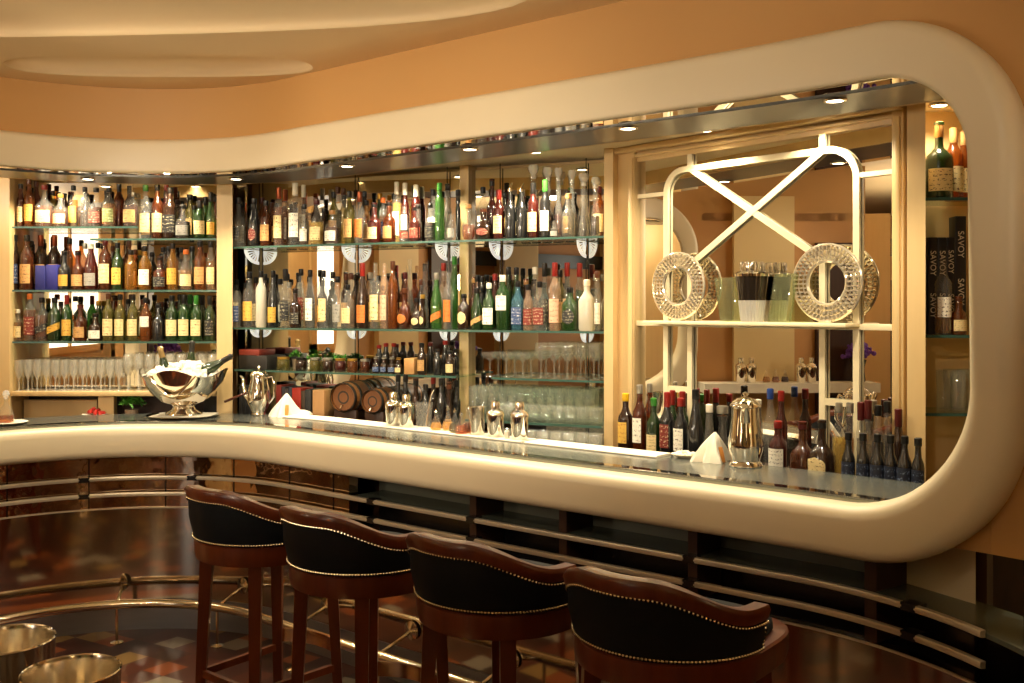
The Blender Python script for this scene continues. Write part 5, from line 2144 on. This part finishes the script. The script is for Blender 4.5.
# ice bowl with champagne on its tray
IB = on_counter(184, 413.5)
IB = Vector((ray(184) * 5.88, 5.88, CT))
t = empty('serving_tray', (IB.x, IB.y, CT + 0.0005))
tag(t, 'round silver tray with a white cloth under the big ice bowl', 'tray')
MB().add(lathe([(.17, 0), (.20, .003), (.212, .012), (.208, .013), (.19, .006), (1e-4, .006)], 48)).build('tray_plate', m_silver, t, autosmooth=50)
MB().add(bbox(-.17, -.12, .0065, .17, .12, .012, .002)).build('cloth_liner', m_white, t, autosmooth=30)
IZ = CT + 0.0125
bowl = empty('ice_bowl', (IB.x, IB.y, IZ))
tag(bowl, 'large silver footed bowl heaped with ice and champagne on the counter', 'ice bowl')
rim = 0.245
hb = zof(371.5, IB.y) - IZ
bp_ = [(.095, 0), (.105, .004), (.100, .014), (.070, .030), (.062, .048), (.075, .062), (.135, .082), (.190, hb * .55), (.225, hb * .75), (rim, hb - .006), (rim + .004, hb)]
v, f = lathe(bp_ + [(rim - .003, hb - .002), (.215, hb * .74), (.12, .09), (1e-4, .085)], 64)
v = [(q[0], q[1], q[2] + (0.022 * max(0.0, (q[2] / hb)) ** 3 * cos(4 * atan2(q[1], q[0])) if q[2] > hb * .5 else 0)) for q in v]
MB().add((v, f)).build('bowl_body', m_silver, bowl, autosmooth=50)
# swag moulding on the front of the bowl
sw = []
for i in range(17):
    a = -pi / 2 + (i / 16 - 0.5) * 1.15
    zz = hb * (0.96 - 0.46 * cos((i / 16 - 0.5) * pi))
    rr = 0.245 - 0.055 * (1 - zz / hb) * 1.6
    sw.append(((rr + .003) * cos(a), (rr + .003) * sin(a), zz))
MB().add(tube(sw, .006, 8)).build('swag_moulding', m_silver, bowl)
ice = MB()
R = random.Random(5)
for i in range(230):
    a, r_ = R.uniform(0, 6.28), 0.215 * sqrt(R.random())
    hz = hb - .03 + 0.085 * (1 - (r_ / .23) ** 2) * R.uniform(0.3, 1.0)
    s = R.uniform(.011, .019)
    M = Matrix.Translation((r_ * cos(a), r_ * sin(a), hz)) @ Matrix.Rotation(R.uniform(0, 3), 4, 'X') @ Matrix.Rotation(R.uniform(0, 3), 4, 'Z')
    ice.add(bbox(-s, -s, -s, s, s, s, s * .3), M)
ic = ice.build('crushed_ice', m_ice, loc=(IB.x, IB.y, IZ), autosmooth=40)
tag(ic, 'heap of ice cubes filling the large silver bowl', 'ice')
ic['kind'] = 'stuff'


def champagne(loc, direction, foil, label, glassc='dg'):
    t = empty('champagne_bottle', loc)
    t.rotation_euler = Vector(direction).to_track_quat('Z', 'Y').to_euler()
    tag(t, label, 'champagne bottle')
    prof, zs, zn = bottle_profile('slope', .040, .30)
    MB().add(lathe(prof + [(1e-4, .30)], 20)).build('glass_body', gmat(glassc), t, autosmooth=50)
    MB().add(lathe([(.0175, .215), (.0170, .25), (.0165, .285), (.0185, .288), (.0185, .298), (.012, .307), (1e-4, .308)], 18)).build('foil', foil, t, autosmooth=40)
    MB().add(patch(.040, .04, .11, 1.1)).build('label', label_mat('cr', lin((232, 208, 150)), lin((90, 50, 20))), t)


champagne((IB.x - 0.065, IB.y - 0.02, IZ + hb - .15), (-0.20, -0.10, 1.0), principled('foil_gold', (0.55, 0.40, 0.18), 0.3, 0.8), 'champagne bottle with gold foil neck upright in the ice bowl')
champagne((IB.x + 0.03, IB.y - 0.03, IZ + hb - .055), (0.85, -0.05, 0.48), principled('foil_black', (0.02, 0.018, 0.015), 0.3), 'champagne bottle with black foil lying out over the bowl rim')
champagne((IB.x + 0.00, IB.y + 0.09, IZ + hb - .13), (0.05, 0.05, 1.0), principled('foil_black', (0.02, 0.018, 0.015), 0.3), 'champagne bottle with black foil upright at the back of the bowl')

# things at the counter's far end by the left edge of the picture
p = on_counter(6, 424)
pl = MB().add(lathe([(.06, 0), (.10, .004), (.112, .012), (.108, .013), (1e-4, .006)], 32)).build('plate', m_white, loc=(p.x, p.y, CT + .0005))
tag(pl, 'small white plate at the far end of the counter', 'plate')
t = empty('decanter', (p.x, p.y, CT + .0075))
tag(t, 'small cut glass decanter of amber spirit on the white plate', 'decanter')
MB().add(lathe([(.035, 0), (.042, .006), (.040, .05), (.022, .085), (.012, .10), (.012, .13), (.017, .135)], 20, close=False)).build('glass_body', m_clear, t)
MB().add(lathe([(.032, .004), (.038, .008), (.037, .04), (1e-4, .041)], 16)).build('liquid', gmat('am'), t)
MB().add(lathe([(.010, .13), (.012, .14), (.020, .155), (.014, .175), (1e-4, .18)], 14)).build('stopper', m_crystal, t)
# tall glasses by the bowl foot
for i, (x, y) in enumerate(((152, 409), (160, 411))):
    pass

# black telephone-like speaker behind the ice bowl
carton('speaker_box', LC, 204, 217, 0.12, 0.23, 1.0005, 1.22, (14, 13, 12), 'small black box behind the ice bowl beside the post', 'box')

# far wing: a white ledge with another set of shakers, seen only in the panel mirror
wl = MB().add(sweep(rect(-0.20, 0.055, 1.02, 1.10), srange(S_FIN + 0.0, S_FIN + 1.5))).build('wall_ledge', m_white, autosmooth=30)
tag(wl, 'white ledge of the far wing, reflected in the panel mirror', 'ledge')
for i, d_ in enumerate((0.34, 0.43, 0.86, 0.95)):
    q = path(S_FIN + d_, -0.08)
    t = empty('cocktail_shaker', (q.x, q.y, 1.1005))
    tag(t, 'silver cobbler shaker on the far wing ledge, %s from the surround' % ORD[i], 'cocktail shaker', 'silver cocktail shakers of the far wing')
    r, h = 0.0445, 0.21
    MB().add(lathe([(r * .80, 0), (r * .84, .003), (r * .98, h * .45), (r, h * .56), (r, h * .60)], 24)).build('beaker', m_silver, t, autosmooth=40)
    MB().add(lathe([(r * 1.02, h * .585), (r * 1.03, h * .66), (r * .86, h * .735), (r * .52, h * .775), (r * .46, h * .80)], 24)).build('strainer_top', m_silver, t, autosmooth=40)
    MB().add(lathe([(r * .50, h * .785), (r * .50, h * .96), (r * .44, h), (1e-4, h)], 20)).build('cap', m_silver, t, autosmooth=40)
for i, (d_, lq) in enumerate(((0.56, 'go'), (0.64, 'am'), (0.72, 'rd'))):
    q = path(S_FIN + d_, -0.08)
    t = empty('bitters_bottle', (q.x, q.y, 1.1005))
    tag(t, 'bitters bottle on the far wing ledge, %s from the surround' % ORD[i], 'bitters bottle', 'bitters bottles of the far wing')
    h, r = .135, .033
    MB().add(lathe([(r * .8, 0), (r, .01), (r * .95, h * .22), (r * .5, h * .5), (.009, h * .68), (.0075, h * .8), (.011, h * .82)], 18, close=False)).build('glass_body', m_clear, t)
    MB().add(lathe([(r * .76, .004), (r * .93, .012), (r * .88, h * .22), (r * .66, h * .36), (1e-4, h * .365)], 16)).build('liquid', gmat(lq), t)

q = path(S_FIN + 1.36, -0.07)
t = empty('flower_vase', (q.x, q.y, 1.1005))
tag(t, 'dark glass vase of purple flowers at the end of the far ledge', 'vase')
MB().add(lathe([(.055, 0), (.06, .01), (.05, .12), (.07, .19), (.066, .19), (.045, .12), (.05, .012), (1e-4, .01)], 24, close=False)).build('vase_body', principled('vase_smoke', (0.03, 0.035, 0.03), 0.08), t, autosmooth=50)
fl = MB()
R = random.Random(21)
for i in range(90):
    a, e, rr = R.uniform(0, 6.28), R.uniform(-.2, 1.5), .13 * R.uniform(.5, 1.0)
    fl.add(ball((rr * cos(a) * cos(e), rr * sin(a) * cos(e), .23 + rr * sin(e) * .8), R.uniform(.014, .024), 6, 4))
fl.build('blossoms', noisy('purple_petal', lin((86, 40, 150)), lin((130, 80, 190)), 20, 0.6), t)

# ------------------------------------------------------------------ bar stools
FACE = atan2(NRM.y, NRM.x)


def back_height(a):
    """height of the back's top edge at angle a from the middle of the back"""
    t_ = min(1.0, max(0.0, (abs(a) - radians(18)) / radians(60)))
    s_ = t_ * t_ * (3 - 2 * t_)
    return 1.062 - 0.085 * s_


def make_stool():
    t = empty('bar_stool')
    amax = radians(91)
    ro, ri = 0.268, 0.235
    n_ = 60

    def P(a, r, z):
        # local +x faces the bar, the back is at -x
        flare = 1 + 0.10 * max(0, (z - 0.85)) / 0.2
        return (-r * flare * cos(a), r * flare * sin(a), z)
    # leather shell
    v, f = [], []
    A = [-amax + 2 * amax * i / n_ for i in range(n_ + 1)]
    for a in A:
        zt = back_height(a) - 0.035
        zm = 0.855 + (zt - 0.855) * 0.5
        for (r, z) in ((ro, 0.852), (ro + .008, zm), (ro, zt), (ri, zt), (ri - .018, zm), (ri, 0.852)):
            v.append(P(a, r, z))
    for i in range(n_):
        for k_ in range(6):
            a, b = i * 6 + k_, i * 6 + (k_ + 1) % 6
            f.append((a, b, b + 6, a + 6))
    f += [tuple(range(6)), tuple(range(n_ * 6, n_ * 6 + 6))]
    shell = MB().add((v, f)).build('backrest', m_leather, t)
    # wooden top rail
    v, f = [], []
    for a in A:
        zt = back_height(a)
        th = 0.046 - 0.008 * abs(a) / amax
        for (r, z) in ((ro + .006, zt - th), (ro + .010, zt - .012), (ro + .002, zt), (ri - .002, zt), (ri - .010, zt - .012), (ri - .004, zt - th)):
            v.append(P(a, r, z))
    for i in range(n_):
        for k_ in range(6):
            a, b = i * 6 + k_, i * 6 + (k_ + 1) % 6
            f.append((a, b, b + 6, a + 6))
    f += [tuple(range(6)), tuple(range(n_ * 6, n_ * 6 + 6))]
    MB().add((v, f)).build('top_rail', m_wood, t, autosmooth=50)
    # nailheads
    nb = MB()
    N = 84
    for i in range(N + 1):
        a = -amax + 2 * amax * i / N
        nb.add(ball(P(a, ro + .003, 0.860), .0048, 6, 4))
        nb.add(ball(P(a, ro + .006, back_height(a) - 0.046), .0042, 6, 4))
    for sg in (-1, 1):
        zt = back_height(amax) - .05
        for i in range(1, 6):
            nb.add(ball(P(sg * (amax - .02), ro + .004, 0.86 + (zt - 0.86) * i / 6), .0045, 6, 4))
    nb.build('nailhead_studs', m_nail, shell)
    # seat ring and cushion
    def dshape(vf):
        out = []
        for p_ in vf[0]:
            r_ = math.hypot(p_[0], p_[1])
            if p_[0] > 0 and r_ > 1e-3:
                c_, s_ = p_[0] / r_, abs(p_[1]) / r_
                k_ = 1.0 / ((c_ ** 4 + s_ ** 4) ** 0.25)
                out.append((p_[0] * k_ * 1.14, p_[1] * k_, p_[2]))
            else:
                out.append(p_)
        return out, vf[1]
    MB().add(dshape(lathe([(.238, .772), (.262, .776), (.268, .80), (.268, .846), (.262, .852), (.20, .852)], 48))).build('seat_ring', m_wood, t, autosmooth=40)
    MB().add(dshape(lathe([(.216, .848), (.232, .856), (.232, .872), (.215, .884), (.15, .888), (1e-4, .890)], 40))).build('seat', m_leather, t, autosmooth=60)
    for (a, nm) in ((42, 'leg'), (135, 'leg'), (225, 'leg'), (318, 'leg')):
        ca_, sa_ = cos(radians(a)), sin(radians(a))
        kf = 1.16 if ca_ > 0 else 1.0
        top = Vector((0.222 * ca_ * kf, 0.222 * sa_ * kf, 0.775))
        bot = Vector((0.262 * ca_ * kf, 0.262 * sa_ * kf, FZ + 0.0005))
        v = []
        for (pt, s_) in ((top, 0.024), (bot, 0.015)):
            for (dx, dy) in ((-1, -1), (1, -1), (1, 1), (-1, 1)):
                q_ = Matrix.Rotation(radians(a), 3, 'Z') @ Vector((dx * s_, dy * s_, 0))
                v.append(tuple(pt + q_))
        MB().add((v, [(0, 3, 2, 1), (4, 5, 6, 7), (0, 1, 5, 4), (1, 2, 6, 5), (2, 3, 7, 6), (3, 0, 4, 7)])).build('leg', m_wood, t, smooth=False)
    # stretchers low down and the metal-faced footrest at the front
    zz = 0.30
    rr = 0.222 + (0.262 - 0.222) * (0.775 - zz) / (0.775 - FZ)
    C4 = [Vector((rr * k_ * cos(radians(a)), rr * k_ * sin(radians(a)), zz)) for a, k_ in ((42, 1.16), (135, 1.0), (225, 1.0), (318, 1.16))]
    for i in (0, 1, 2):
        MB().add(bar(C4[i], C4[i + 1], 0.018, 0.028)).build('stretcher', m_wood, t, smooth=False)
    pts = [(rr * 1.16 * cos(radians(a)), rr * 1.16 * sin(radians(a)), zz + .02) for a in range(-42, 43, 7)]
    v, f = [], []
    for q_ in pts:
        L = Vector((q_[0], q_[1], 0)).normalized()
        for (dr, dz) in ((0, 0), (.012, 0), (.012, .055), (0, .055)):
            v.append((q_[0] + L.x * dr, q_[1] + L.y * dr, q_[2] + dz))
    for i in range(len(pts) - 1):
        for k_ in range(4):
            a, b = i * 4 + k_, i * 4 + (k_ + 1) % 4
            f.append((a, b, b + 4, a + 4))
    f += [(0, 1, 2, 3), tuple(range(len(v) - 4, len(v)))]
    MB().add((v, f)).build('footrest', principled('copper_footrest', (0.66, 0.42, 0.26), 0.18, 1.0), t, autosmooth=40)
    return t


def copy_tree(o, parent=None):
    c = o.copy()
    COL.objects.link(c)
    if parent is not None:
        c.parent = parent
    for ch in o.children:
        copy_tree(ch, c)
    return c


STOOLS = [(-0.985, 3.98, 'black leather barrel bar stool farthest along, next to the curved tiled front'),
          (-0.525, 3.58, 'black leather barrel bar stool, second from the curved tiled front'),
          (-0.035, 3.17, 'black leather barrel bar stool, third from the curved tiled front'),
          (0.440, 2.77, 'black leather barrel bar stool nearest the camera, its right arm uncovered')]
proto = make_stool()
for i, (x, y, lab) in enumerate(STOOLS):
    o = proto if i == 0 else copy_tree(proto)
    o.location = (x, y, 0)
    o.rotation_euler = (0, 0, FACE)
    tag(o, lab, 'bar stool', 'bar stools along the front')

# ------------------------------------------------------------------ champagne buckets on a small table
def bucket(x, cy, wpx, label):
    zt = 0.955
    Y = (H - zt) * 1000 / (cy - 306)
    r = wpx / 1000 * Y / 2
    t = empty('wine_bucket', (ray(x) * Y, Y, 0.7405))
    tag(t, label, 'wine bucket', 'polished wine buckets')
    h = zt - 0.7405
    MB().add(lathe([(r * .93, 0), (r * .95, .004), (r, h - .004), (r * 1.012, h), (r * .985, h), (r * .96, h - .01), (r * .90, .006), (1e-4, .005)], 64, close=False)).build('bucket_body', m_steel, t, autosmooth=50)
    MB().add(lathe([(r * 1.0, h - .003), (r * 1.016, h), (r * 1.0, h + .003), (r * .984, h)], 64, close=False)).build('rolled_rim', m_silver, t)
    return t


b1 = bucket(2.5, 640, 97, 'tall polished steel wine bucket farther from the camera')
b2 = bucket(71, 671, 94, 'tall polished steel wine bucket nearer to the camera')
cx, cy = (b1.location.x + b2.location.x) / 2, (b1.location.y + b2.location.y) / 2
t = empty('side_table', (cx, cy, FZ))
tag(t, 'small round dark side table under the two steel wine buckets', 'table')
MB().add(lathe([(.30, .79), (.31, .80), (.31, .815), (.30, .82)], 48)).build('table_top', m_wood2, t, autosmooth=40)
MB().add(tube([(0, 0, .02), (0, 0, .79)], .03, 16)).build('pedestal', m_brass, t)
MB().add(lathe([(.20, 0.0005), (.20, .015), (.05, .03)], 32)).build('base', m_brass, t, autosmooth=40)
